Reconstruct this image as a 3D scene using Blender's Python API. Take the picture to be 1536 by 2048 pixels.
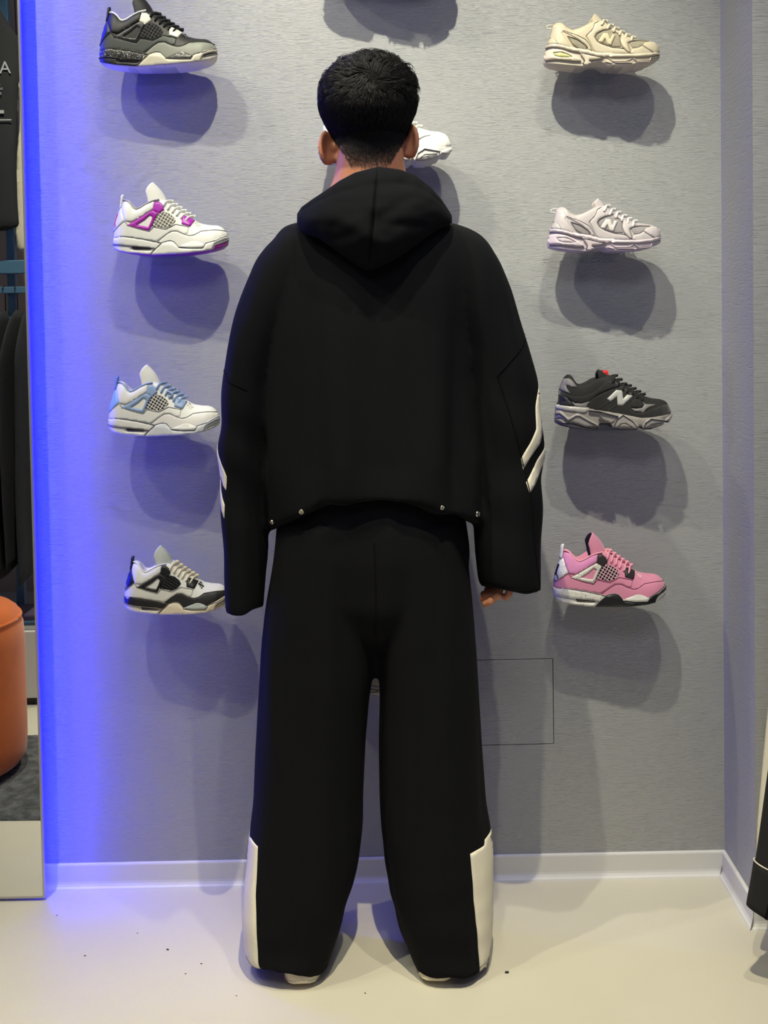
import bpy, bmesh, math, random
import numpy as np
from mathutils import Vector, Matrix, noise
from mathutils.geometry import delaunay_2d_cdt
from mathutils.bvhtree import BVHTree

random.seed(7)
rng = np.random.default_rng(7)
SC = bpy.context.scene
for _o in list(bpy.data.objects):
    bpy.data.objects.remove(_o)
COL = SC.collection
PI = math.pi
R = math.radians

# ------------------------------------------------------------------ camera
FPX = 2300.0                                              # focal length in pixels of the 1536x2048 frame
CYP = 738.0                                               # row of the optical axis (the photograph is cropped low)
CAM = Vector((0.0, -2.648, 1.302))
CROT = (Matrix.Rotation(R(-0.451), 3, 'Z') @ Matrix.Rotation(R(90 - 2.21), 3, 'X')
        @ Matrix.Rotation(R(-0.954), 3, 'Z'))
cd = bpy.data.cameras.new('camera')
cd.sensor_fit = 'VERTICAL'
cd.sensor_height = 36.0
cd.sensor_width = 27.0
cd.lens = FPX / 2048.0 * 36.0
cd.shift_y = -(1024.0 - CYP) / 2048.0
cd.clip_start = 0.02
cam = bpy.data.objects.new('camera', cd)
COL.objects.link(cam)
cam.matrix_world = Matrix.Translation(CAM) @ CROT.to_4x4()
SC.camera = cam

# ------------------------------------------------------------------ world, colour management
wd = bpy.data.worlds.new('world')
SC.world = wd
wd.use_nodes = True
wd.node_tree.nodes['Background'].inputs[0].default_value = (0.50, 0.53, 0.84, 1)
wd.node_tree.nodes['Background'].inputs[1].default_value = 0.265
SC.view_settings.view_transform = 'Standard'
SC.view_settings.look = 'None'
SC.view_settings.gamma = 1.0
SC.view_settings.use_curve_mapping = False
SC.view_settings.exposure = 0.0

# ceiling spots (position, aim, watts, cone degrees, blend); their cans and track are built further down
SPOTS = [
    ((-1.12, -1.30, 3.47), (-0.35, 0.0, 1.30), 130, 50, 0.8),
    ((-0.13, -1.30, 3.47), (0.16, 0.0, 1.78), 305, 48, 1.0),
    ((-2.00, -1.40, 3.47), (-0.30, 0.0, 1.20), 78, 42, 0.8),
    ((0.55, -1.35, 3.47), (0.45, 0.0, 0.40), 122, 44, 0.9),
    ((0.15, -1.75, 3.47), (0.12, -1.28, 0.0), 420, 53, 0.8),
    ((-0.95, -0.75, 3.47), (-1.50, -1.45, 0.5), 280, 70, 0.9),
]
SPOTCOL = (1.0, 0.96, 0.74)
FILL_PANEL = ((0.1, -3.3, 3.45), (0.0, -0.4, 1.0), 21.0)       # big soft fill light added behind the camera


# ------------------------------------------------------------------ helpers
def ray(px, py):
    return CROT @ Vector(((px - 768.0) / FPX, (CYP - py) / FPX, -1.0))


def at_y(px, py, Y):
    d = ray(px, py)
    return CAM + d * ((Y - CAM.y) / d.y)


def at_z(px, py, Z):
    d = ray(px, py)
    return CAM + d * ((Z - CAM.z) / d.z)


def lin(c):
    if isinstance(c, str):
        c = [int(c[i:i + 2], 16) / 255.0 for i in (0, 2, 4)]
    return tuple(((v + 0.055) / 1.055) ** 2.4 if v > 0.04045 else v / 12.92 for v in c) + (1.0,)


MATS = {}


def mat(name, col, rough=0.6, metal=0.0, bump=None, spec=0.5, coat=0.0, sheen=0.0, speck=None, vary=None,
        emit=None, sss=0.0):
    """bump=(scale, strength, (sx,sy,sz)); speck=(scale, amount, colour); vary=(scale, colour2)"""
    if name in MATS:
        return MATS[name]
    m = bpy.data.materials.new(name)
    m.use_nodes = True
    nt = m.node_tree
    b = nt.nodes['Principled BSDF']
    b.inputs['Base Color'].default_value = lin(col)
    b.inputs['Roughness'].default_value = rough
    b.inputs['Metallic'].default_value = metal
    b.inputs['Specular IOR Level'].default_value = spec
    b.inputs['Coat Weight'].default_value = coat
    b.inputs['Sheen Weight'].default_value = sheen
    if sss:
        b.inputs['Subsurface Weight'].default_value = sss
        b.inputs['Subsurface Radius'].default_value = (0.012, 0.005, 0.003)
        b.inputs['Subsurface Scale'].default_value = 0.5
    tc = nt.nodes.new('ShaderNodeTexCoord')
    if emit:
        b.inputs['Emission Color'].default_value = emit[0] + (1,)
        b.inputs['Emission Strength'].default_value = emit[1]
    cur = None
    if vary or speck:
        prev = lin(col)
        link = None
        if vary:
            n = nt.nodes.new('ShaderNodeTexNoise')
            n.inputs['Scale'].default_value = vary[0]
            n.inputs['Detail'].default_value = 4
            nt.links.new(tc.outputs['Object'], n.inputs['Vector'])
            mx = nt.nodes.new('ShaderNodeMix')
            mx.data_type = 'RGBA'
            rp = nt.nodes.new('ShaderNodeMapRange')
            rp.inputs[1].default_value = 0.35
            rp.inputs[2].default_value = 0.65
            nt.links.new(n.outputs['Fac'], rp.inputs[0])
            nt.links.new(rp.outputs[0], mx.inputs['Factor'])
            mx.inputs['A'].default_value = prev
            mx.inputs['B'].default_value = lin(vary[1])
            link = mx.outputs['Result']
        if speck:
            n = nt.nodes.new('ShaderNodeTexNoise')
            n.inputs['Scale'].default_value = speck[0]
            n.inputs['Detail'].default_value = 2
            nt.links.new(tc.outputs['Object'], n.inputs['Vector'])
            rp = nt.nodes.new('ShaderNodeMapRange')
            rp.inputs[1].default_value = speck[1]
            rp.inputs[2].default_value = speck[1] + 0.03
            nt.links.new(n.outputs['Fac'], rp.inputs[0])
            mx = nt.nodes.new('ShaderNodeMix')
            mx.data_type = 'RGBA'
            nt.links.new(rp.outputs[0], mx.inputs['Factor'])
            if link:
                nt.links.new(link, mx.inputs['A'])
            else:
                mx.inputs['A'].default_value = prev
            mx.inputs['B'].default_value = lin(speck[2])
            link = mx.outputs['Result']
        nt.links.new(link, b.inputs['Base Color'])
    if bump:
        mp = nt.nodes.new('ShaderNodeMapping')
        mp.inputs['Scale'].default_value = bump[2] if len(bump) > 2 else (1, 1, 1)
        nt.links.new(tc.outputs['Object'], mp.inputs['Vector'])
        n = nt.nodes.new('ShaderNodeTexNoise')
        n.inputs['Scale'].default_value = bump[0]
        n.inputs['Detail'].default_value = 5
        nt.links.new(mp.outputs[0], n.inputs['Vector'])
        bp = nt.nodes.new('ShaderNodeBump')
        bp.inputs['Strength'].default_value = bump[1]
        bp.inputs['Distance'].default_value = bump[3] if len(bump) > 3 else 0.001
        nt.links.new(n.outputs['Fac'], bp.inputs['Height'])
        nt.links.new(bp.outputs[0], b.inputs['Normal'])
    MATS[name] = m
    return m


def mesh_from(name, verts, faces, smooth=True):
    me = bpy.data.meshes.new(name)
    me.from_pydata([tuple(v) for v in verts], [], [tuple(f) for f in faces])
    me.validate()
    if smooth:
        me.shade_smooth()
    return me


def bm_mesh(name, bm, smooth=False):
    bmesh.ops.recalc_face_normals(bm, faces=bm.faces[:])
    me = bpy.data.meshes.new(name)
    bm.to_mesh(me)
    bm.free()
    if smooth:
        me.shade_smooth()
    return me


def obj(name, me, mats=None, parent=None, loc=None):
    o = bpy.data.objects.new(name, me)
    COL.objects.link(o)
    if mats is not None:
        for m in (mats if isinstance(mats, (list, tuple)) else [mats]):
            me.materials.append(m)
    if parent is not None:
        o.parent = parent
    if loc is not None:
        o.location = loc
    return o


def obj_om(name, me, m, parent=None):
    """shared mesh, material on the object"""
    o = bpy.data.objects.new(name, me)
    COL.objects.link(o)
    if not me.materials:
        me.materials.append(None)
    ms = m if isinstance(m, (list, tuple)) else [m]
    while len(me.materials) < len(ms):
        me.materials.append(None)
    for i, mm in enumerate(ms):
        o.material_slots[i].link = 'OBJECT'
        o.material_slots[i].material = mm
    if parent is not None:
        o.parent = parent
    return o


def thing(name, label, cat, loc=(0, 0, 0), rot=(0, 0, 0), group=None, scale=1.0):
    o = bpy.data.objects.new(name, None)
    o.empty_display_size = 0.05
    COL.objects.link(o)
    o.location = loc
    o.rotation_euler = rot
    o.scale = (scale,) * 3
    tag(o, label, cat, group)
    return o


def tag(o, label, cat, group=None):
    o['label'] = label
    o['category'] = cat
    if group:
        o['group'] = group
    return o


def struct(o):
    o['kind'] = 'structure'
    return o


def box_bm(bm, lo, hi, bevel=0.0, seg=2):
    r = bmesh.ops.create_cube(bm, size=1.0)
    vs = r['verts']
    for v in vs:
        v.co = Vector((lo[i] + (v.co[i] + 0.5) * (hi[i] - lo[i]) for i in range(3)))
    if bevel:
        es = list({e for v in vs for e in v.link_edges})
        bmesh.ops.bevel(bm, geom=es, offset=bevel, segments=seg, profile=0.5, affect='EDGES')


def box(name, lo, hi, m, parent=None, bevel=0.0, smooth=False):
    bm = bmesh.new()
    box_bm(bm, lo, hi, bevel)
    return obj(name, bm_mesh(name, bm, smooth), m, parent)


def grid_faces(nr, nc, closed=True):
    f = []
    for i in range(nr - 1):
        for j in range(nc if closed else nc - 1):
            k = (j + 1) % nc
            f.append((i * nc + j, i * nc + k, (i + 1) * nc + k, (i + 1) * nc + j))
    return f


def loft_arrays(rings, cap0=True, cap1=True):
    nr, nc = len(rings), len(rings[0])
    v = [p for r in rings for p in r]
    f = grid_faces(nr, nc)
    if cap0:
        v.append(sum((Vector(p) for p in rings[0]), Vector()) / nc)
        k = len(v) - 1
        f += [(k, (j + 1) % nc, j) for j in range(nc)]
    if cap1:
        v.append(sum((Vector(p) for p in rings[-1]), Vector()) / nc)
        k = len(v) - 1
        b = (nr - 1) * nc
        f += [(k, b + j, b + (j + 1) % nc) for j in range(nc)]
    return v, f


def tube_arrays(pts, rad, n=10, flat=1.0):
    """swept tube along pts with radius (float or list); closed with caps"""
    pts = [Vector(p) for p in pts]
    if not isinstance(rad, (list, tuple)):
        rad = [rad] * len(pts)
    rings = []
    up = Vector((0, 0, 1))
    prev = None
    for i, p in enumerate(pts):
        t = (pts[min(i + 1, len(pts) - 1)] - pts[max(i - 1, 0)]).normalized()
        if prev is None:
            a = t.cross(up)
            if a.length < 0.05:
                a = t.cross(Vector((1, 0, 0)))
            a.normalize()
        else:
            a = (prev - t * prev.dot(t)).normalized()
        prev = a
        b = t.cross(a)
        rings.append([p + (a * math.cos(2 * PI * k / n) + b * flat * math.sin(2 * PI * k / n)) * rad[i]
                      for k in range(n)])
    return loft_arrays(rings)


class Acc:
    def __init__(s):
        s.v = []
        s.f = []
        s.mi = []

    def add(s, vf, mi=0):
        o = len(s.v)
        s.v += [Vector(p) for p in vf[0]]
        s.f += [tuple(i + o for i in q) for q in vf[1]]
        s.mi += [mi] * len(vf[1])
        return s

    def mesh(s, name, smooth=True):
        me = bpy.data.meshes.new(name)
        me.from_pydata([tuple(p) for p in s.v], [], s.f)
        me.polygons.foreach_set('material_index', s.mi)
        if smooth:
            me.shade_smooth()
        bm = bmesh.new()
        bm.from_mesh(me)
        bmesh.ops.recalc_face_normals(bm, faces=bm.faces[:])
        bm.to_mesh(me)
        bm.free()
        return me


def smooth_arr(a, k=2):
    a = np.array(a, float)
    for _ in range(k):
        b = a.copy()
        b[1:-1] = 0.25 * a[:-2] + 0.5 * a[1:-1] + 0.25 * a[2:]
        a = b
    return a


def sgnpow(v, p):
    return math.copysign(abs(v) ** p, v)


class RowLoft:
    """horizontal rings whose left/right silhouette is read from pixel rows: (py, xl, xr, Yc, back, front)"""

    def __init__(s, rows, n=48, nr=60, e=2.3, sm=3):
        rows = [tuple(r) if len(r) == 6 else tuple(r) + (r[4],) for r in rows]
        a = np.array(rows, float)
        s.py = np.linspace(a[0, 0], a[-1, 0], nr)
        s.c = [smooth_arr(np.interp(s.py, a[:, 0], a[:, k]), sm) for k in range(1, 6)]
        s.n, s.e = n, e

    def par(s, py):
        return [float(np.interp(py, s.py, c)) for c in s.c]

    def pt(s, py, th):
        xl, xr, Yc, hb, hf = s.par(py)
        pl = at_y(xl, py, Yc)
        pr = at_y(xr, py, Yc)
        c = (pl + pr) * 0.5
        ax = (pr - pl) * 0.5
        p = 2.0 / s.e
        ct = sgnpow(math.cos(th), p)
        return c + ax * sgnpow(math.sin(th), p) + Vector((0, -ct * (hb if ct > 0 else hf), 0))

    def px2th(s, px, py):
        xl, xr = s.par(py)[:2]
        u = (px - (xl + xr) / 2) / ((xr - xl) / 2)
        if abs(u) <= 1:
            return math.asin(sgnpow(u, s.e / 2.0))
        return math.copysign(PI / 2 + (abs(u) - 1), u)

    def rings(s):
        return [[s.pt(y, 2 * PI * k / s.n) for k in range(s.n)] for y in s.py]

    def arrays(s):
        return loft_arrays(s.rings())


def remesh(name, acc, voxel, smooth=4, fold=None):
    me = acc.mesh(name + '_src', False)
    o = bpy.data.objects.new('tmp', me)
    COL.objects.link(o)
    md = o.modifiers.new('r', 'REMESH')
    md.mode = 'VOXEL'
    md.voxel_size = voxel
    dg = bpy.context.evaluated_depsgraph_get()
    ev = o.evaluated_get(dg)
    m2 = bpy.data.meshes.new_from_object(ev)
    m2.name = name
    bpy.data.objects.remove(o)
    bpy.data.meshes.remove(me)
    n = len(m2.vertices)
    co = np.empty(n * 3)
    m2.vertices.foreach_get('co', co)
    co = co.reshape(-1, 3)
    ed = np.empty(len(m2.edges) * 2, int)
    m2.edges.foreach_get('vertices', ed)
    ed = ed.reshape(-1, 2)
    deg = np.bincount(ed.ravel(), minlength=n)[:, None]
    for _ in range(smooth):
        acc_ = np.zeros_like(co)
        for k in range(3):
            acc_[:, k] = (np.bincount(ed[:, 0], co[ed[:, 1], k], n) + np.bincount(ed[:, 1], co[ed[:, 0], k], n))
        co = 0.5 * co + 0.5 * acc_ / np.maximum(deg, 1)
    m2.vertices.foreach_set('co', co.ravel())
    m2.update()
    if fold:
        nr = np.empty(n * 3)
        m2.vertices.foreach_get('normal', nr)
        nr = nr.reshape(-1, 3)
        co = fold(co, nr)
        m2.vertices.foreach_set('co', co.ravel())
        m2.update()
    if fold:                                              # iron out the deepest creases again
        for _ in range(5):
            acc_ = np.zeros_like(co)
            for k in range(3):
                acc_[:, k] = (np.bincount(ed[:, 0], co[ed[:, 1], k], n) + np.bincount(ed[:, 1], co[ed[:, 0], k], n))
            co = 0.5 * co + 0.5 * acc_ / np.maximum(deg, 1)
        m2.vertices.foreach_set('co', co.ravel())
        m2.update()
    m2.materials.clear()
    m2.shade_smooth()
    return m2


def bvh_of(me):
    return BVHTree.FromPolygons([v.co.copy() for v in me.vertices], [tuple(p.vertices) for p in me.polygons])


# ---- flat polygon -> mesh draped over a surface function
def resample(poly, step):
    out = []
    n = len(poly)
    for i in range(n):
        a = np.array(poly[i], float)
        b = np.array(poly[(i + 1) % n], float)
        k = max(1, int(np.ceil(np.linalg.norm(b - a) / step)))
        for j in range(k):
            out.append(a + (b - a) * j / k)
    return np.array(out)


def chaikin(poly, k=1):
    p = np.array(poly, float)
    for _ in range(k):
        q = np.roll(p, -1, 0)
        p = np.stack([0.9 * p + 0.1 * q, 0.1 * p + 0.9 * q], 1).reshape(-1, 2)
    return p


def inside(pts, poly):
    x, y = pts[:, 0], pts[:, 1]
    r = np.zeros(len(pts), bool)
    n = len(poly)
    for i in range(n):
        x1, y1 = poly[i]
        x2, y2 = poly[(i + 1) % n]
        if y1 == y2:
            continue
        c = (y1 > y) != (y2 > y)
        r ^= c & (x < (x2 - x1) * (y - y1) / (y2 - y1) + x1)
    return r


def dist_poly(pts, polys):
    d = np.full(len(pts), 1e9)
    for poly in polys:
        a = np.array(poly)
        b = np.roll(a, -1, 0)
        for i in range(len(a)):
            ab = b[i] - a[i]
            L = ab @ ab
            t = np.clip(((pts - a[i]) @ ab) / (L + 1e-12), 0, 1)
            q = a[i] + t[:, None] * ab
            d = np.minimum(d, np.hypot(*(pts - q).T))
    return d


def drape(poly, holes=(), step=1.0, rnd=1):
    """triangulate polygon (2-D) -> pts (n,2), tris, dist-to-edge, boundary edges"""
    P = resample(chaikin(poly, rnd) if rnd else poly, step)
    H = [resample(chaikin(h, rnd) if rnd else h, step) for h in holes]
    loops = [P] + H
    allv = []
    edges = []
    for L in loops:
        o = len(allv)
        allv += [tuple(p) for p in L]
        edges += [(o + i, o + (i + 1) % len(L)) for i in range(len(L))]
    lo, hi = P.min(0), P.max(0)
    gx = np.arange(lo[0], hi[0], step)
    gy = np.arange(lo[1], hi[1], step)
    if len(gx) and len(gy):
        G = np.stack(np.meshgrid(gx, gy), -1).reshape(-1, 2)
        G[:, 0] += (np.round((G[:, 1] - lo[1]) / step) % 2) * step * 0.5
        k = inside(G, P)
        for h in H:
            k &= ~inside(G, h)
        G = G[k]
        if len(G):
            G = G[dist_poly(G, loops) > step * 0.45]
            allv += [tuple(g) for g in G]
    vs, es, fs, _, _, _ = delaunay_2d_cdt([Vector(v) for v in allv], edges, [], 0, 1e-7)
    V = np.array([(v.x, v.y) for v in vs])
    F = np.array([f for f in fs if len(f) == 3])
    C = V[F].mean(1)
    k = inside(C, P)
    for h in H:
        k &= ~inside(C, h)
    F = F[k]
    D = dist_poly(V, loops)
    cnt = {}
    for f in F:
        for a, b in ((f[0], f[1]), (f[1], f[2]), (f[2], f[0])):
            key = (min(a, b), max(a, b))
            cnt[key] = cnt.get(key, 0) + 1
    B = [e for e, c in cnt.items() if c == 1]
    return V, F, D, B


def draped_arrays(poly, surf, th, holes=(), step=1.0, rnd=1, edge=2.0, sink=0.0015, edge_frac=0.5):
    """surf(x,y) -> (pos, normal).  th metres; step and edge in polygon units"""
    V, F, D, B = drape(poly, holes, step, rnd)
    top = []
    base = {}
    for i, (x, y) in enumerate(V):
        p, n = surf(x, y)
        w = edge_frac + (1 - edge_frac) * min(1.0, D[i] / edge) ** 0.5
        top.append(p + n * th * w)
        base[i] = p - n * sink
    f = [tuple(int(q) for q in t) for t in F]
    used = sorted({i for e in B for i in e})
    mp = {}
    for i in used:
        mp[i] = len(top)
        top.append(base[i])
    f += [(int(a), int(b), mp[b], mp[a]) for a, b in B]
    return top, f


# ------------------------------------------------------------------ surfaces of the room
def wall_material(name, col, strokes=((2.6, 2, 42), 0.68)):
    m = bpy.data.materials.new(name)
    m.use_nodes = True
    nt = m.node_tree
    b = nt.nodes['Principled BSDF']
    b.inputs['Roughness'].default_value = 0.62
    b.inputs['Specular IOR Level'].default_value = 0.35
    tc = nt.nodes.new('ShaderNodeTexCoord')

    def nz(scale, sc, det=4, rough=0.55):
        mp = nt.nodes.new('ShaderNodeMapping')
        mp.inputs['Scale'].default_value = sc
        nt.links.new(tc.outputs['Object'], mp.inputs['Vector'])
        n = nt.nodes.new('ShaderNodeTexNoise')
        n.inputs['Scale'].default_value = scale
        n.inputs['Detail'].default_value = det
        n.inputs['Roughness'].default_value = rough
        nt.links.new(mp.outputs[0], n.inputs['Vector'])
        return n.outputs['Fac']

    def math_(op, a, bb):
        n = nt.nodes.new('ShaderNodeMath')
        n.operation = op
        for i, v in enumerate((a, bb)):
            if hasattr(v, 'links'):
                nt.links.new(v, n.inputs[i])
            else:
                n.inputs[i].default_value = v
        return n.outputs[0]

    s1 = nz(9.0, strokes[0], 5, 0.65)                    # long horizontal trowel strokes
    s2 = nz(9.0, (strokes[0][0] * 3.0, 3, strokes[0][2] * 2.2), 3)
    s3 = nz(170.0, (1, 1, 1), 3)                         # fine grain of the paint
    mask = nz(5.0, (1, 1, 1.6), 2)
    r = nt.nodes.new('ShaderNodeMapRange')
    r.inputs[1].default_value = 0.56
    r.inputs[2].default_value = 0.66
    nt.links.new(s1, r.inputs[0])
    ridge = math_('MULTIPLY', r.outputs[0], mask)
    r2 = nt.nodes.new('ShaderNodeMapRange')
    r2.inputs[1].default_value = 0.52
    r2.inputs[2].default_value = 0.70
    nt.links.new(s2, r2.inputs[0])
    h = math_('ADD', math_('MULTIPLY', ridge, -0.8), math_('MULTIPLY', r2.outputs[0], -0.5))
    h = math_('ADD', h, math_('MULTIPLY', s3, 0.42))
    bp = nt.nodes.new('ShaderNodeBump')
    bp.inputs['Strength'].default_value = strokes[1]
    bp.inputs['Distance'].default_value = 0.0022
    nt.links.new(h, bp.inputs['Height'])
    nt.links.new(bp.outputs[0], b.inputs['Normal'])
    b.inputs['Base Color'].default_value = lin(col)
    return m


M_WALL = wall_material('grey_trowelled_paint', (0.612, 0.617, 0.620))
M_WALLR = wall_material('grey_trowelled_paint_return', (0.612, 0.617, 0.620), ((5, 5, 9), 0.35))
M_BASE = mat('baseboard_satin', (0.80, 0.80, 0.79), 0.35)
M_FLOOR = mat('poured_resin_floor', (0.74, 0.725, 0.67), 0.42, vary=(2.2, (0.76, 0.745, 0.69)), bump=(40, 0.08), spec=0.4)

XC = 0.802                                                # back right corner of the niche
CORN = at_z(1512, 1853, 0.0)                              # front corner of the return, on the floor
HW = 4.2

# access hatch
ha = at_y(1104, 1318, 0.0)
hb = at_y(1108, 1487, 0.0)
hx1, hz1, hz0 = (ha.x + hb.x) / 2, ha.z, hb.z
hx0 = hx1 - 0.205
bm = bmesh.new()
g = 0.0016
box_bm(bm, (-2.9, 0, 0), (hx0 - g, 0.1, HW))
box_bm(bm, (hx1 + g, 0, 0), (XC, 0.1, HW))
box_bm(bm, (hx0 - g, 0, 0), (hx1 + g, 0.1, hz0 - g))
box_bm(bm, (hx0 - g, 0, hz1 + g), (hx1 + g, 0.1, HW))
box_bm(bm, (hx0 - g, 0.022, hz0 - g), (hx1 + g, 0.1, hz1 + g))
wall_back = struct(obj('wall_back', bm_mesh('wall_back', bm), M_WALL))
box('access_hatch', (hx0, 0.0, hz0), (hx1, 0.0215, hz1), M_WALL, wall_back, 0.0006)


def prism(name, plan, z0, z1, m):
    v = [(x, y, z0) for x, y in plan] + [(x, y, z1) for x, y in plan]
    n = len(plan)
    f = [tuple(range(n - 1, -1, -1)), tuple(range(n, 2 * n))]
    f += [(i, (i + 1) % n, n + (i + 1) % n, n + i) for i in range(n)]
    bm = bmesh.new()
    vs = [bm.verts.new(p) for p in v]
    for q in f:
        bm.faces.new([vs[i] for i in q])
    return struct(obj(name, bm_mesh(name, bm), m))


prism('wall_right', [(XC, 0), (CORN.x, CORN.y), (CORN.x + 0.08, CORN.y + 0.08), (XC + 0.12, 0.1), (XC, 0.1)], 0, HW,
      M_WALLR)
prism('wall_front', [(CORN.x, CORN.y), (2.6, CORN.y), (2.6, CORN.y + 0.08), (CORN.x + 0.08, CORN.y + 0.08)], 0, HW,
      M_WALL)
struct(box('floor', (-3.4, -4.6, -0.06), (2.6, 0.1, 0.0), M_FLOOR))

BPROF = [(0, 0.057), (0.004, 0.0575), (0.0075, 0.056), (0.0085, 0.053), (0.0085, 0.016), (0.0095, 0.011),
         (0.0125, 0.006), (0.017, 0.003), (0.0185, 0.0), (0, 0)]


def baseboard(name, a, b, nrm, m0=0.0, m1=0.0):
    """profile swept from a to b; nrm points into the room; m0/m1 mitre slopes"""
    a, b, nrm = Vector(a).to_3d(), Vector(b).to_3d(), Vector(nrm).to_3d().normalized()
    t = (b - a).normalized()
    rings = []
    for p, mt in ((a, m0), (b, m1)):
        rings.append([p + nrm * d + t * (mt * d) + Vector((0, 0, z)) for d, z in BPROF])
    v, f = loft_arrays(rings)
    bm = bmesh.new()
    vs = [bm.verts.new(p) for p in v]
    for q in f:
        bm.faces.new([vs[i] for i in q])
    return struct(obj(name, bm_mesh(name, bm), M_BASE))


nr_ = Vector((CORN.y, XC - CORN.x)).normalized()
if nr_.x > 0:
    nr_ = -nr_
baseboard('baseboard_back', (-2.9, 0), (XC, 0), (0, -1), 0, -0.85)
baseboard('baseboard_right', (XC, 0), (CORN.x, CORN.y), nr_, 1.0, 1.0)
baseboard('baseboard_front', (CORN.x, CORN.y), (2.6, CORN.y), (0, -1), -0.85, 0)

# ------------------------------------------------------------------ ceiling track and its spots (out of frame)
M_BLKMETAL = mat('black_powdercoat', (0.06, 0.06, 0.065), 0.45)
M_LENS = mat('spot_lens', (0.9, 0.88, 0.8), 0.3, emit=((1.0, 0.9, 0.7), 6.0))
for yy, nm in ((-1.3, 'black ceiling track nearest the shoe wall'), (-1.75, 'black ceiling track behind the camera')):
    t = thing('lighting_track', nm, 'track', (0, yy, 3.63))
    box('rail', (-2.3, -0.018, 0.0), (2.0, 0.018, 0.03), M_BLKMETAL, t, 0.003)
    for x in (-1.9, 0.0, 1.7):
        box('hanger', (x - 0.006, -0.006, 0.03), (x + 0.006, 0.006, 0.30), M_BLKMETAL, t)
for i, (p, aim, W, cone, bl) in enumerate(SPOTS):
    p = Vector(p)
    d = (Vector(aim) - p).normalized()
    q = d.to_track_quat('-Z', 'Y')
    lab = ['black track spot over the left shoe column', 'black track spot over the middle of the shoe wall',
           'leftmost black spot on the front track', 'rightmost black spot on the front track',
           'black spot behind the camera aimed at the floor', 'black spot aimed at the rug and clothes rack'][i]
    t = thing('track_spotlight', lab, 'spotlight', p, (0, 0, 0), 'track spots under the ceiling')
    t.rotation_mode = 'QUATERNION'
    t.rotation_quaternion = q
    prof = [(0.0, 0.15), (0.032, 0.15), (0.036, 0.145), (0.036, 0.0), (0.033, 0.0), (0.033, 0.02)]
    rings = [[(r * math.cos(2 * PI * k / 24), r * math.sin(2 * PI * k / 24), z) for k in range(24)] for r, z in prof]
    v, f = loft_arrays(rings, False, False)
    obj('can', mesh_from('can', v, f), M_BLKMETAL, t)
    bm = bmesh.new()
    bmesh.ops.create_circle(bm, cap_ends=True, radius=0.0325, segments=24)
    for vv in bm.verts:
        vv.co.z = 0.021
    obj('lens', bm_mesh('lens', bm), M_LENS, t)
    st = obj('stem', Acc().add(tube_arrays([(0, 0, 0.10), (0, 0.001, 0.12)], 0.006, 8)).mesh('stem'), M_BLKMETAL, t)
    ld = bpy.data.lights.new('spot', 'SPOT')
    ld.energy = W
    ld.color = SPOTCOL if i != 4 else (1.0, 0.90, 0.62)
    ld.spot_size = R(cone)
    ld.spot_blend = bl
    ld.shadow_soft_size = 0.018
    lo = bpy.data.objects.new('spot_lamp', ld)
    COL.objects.link(lo)
    lo.parent = t
    lo.location = (0, 0, -0.012)

pp, pa, pw = FILL_PANEL
pq = (Vector(pa) - Vector(pp)).to_track_quat('-Z', 'Y')
t = thing('fill_panel', 'added soft fill light behind the camera, shaped as a white hung panel', 'fill light', pp)  # made-up fitting, added only to soften the shadows
t.rotation_mode = 'QUATERNION'
t.rotation_quaternion = pq
box('housing', (-0.64, -0.34, 0.004), (0.64, 0.34, 0.05), mat('fill_panel_housing', (0.85, 0.85, 0.85), 0.5), t, 0.004)
for hx_ in (-0.5, 0.5):
    box('hanger', (hx_ - 0.004, -0.004, 0.05), (hx_ + 0.004, 0.004, 0.4), M_BLKMETAL, t)
ld = bpy.data.lights.new('fill_light', 'AREA')
ld.shape = 'RECTANGLE'
ld.size, ld.size_y = 1.2, 0.6
ld.energy = pw
ld.color = (0.93, 0.94, 1.0)
lo = bpy.data.objects.new('fill_lamp', ld)
COL.objects.link(lo)
lo.parent = t


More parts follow.
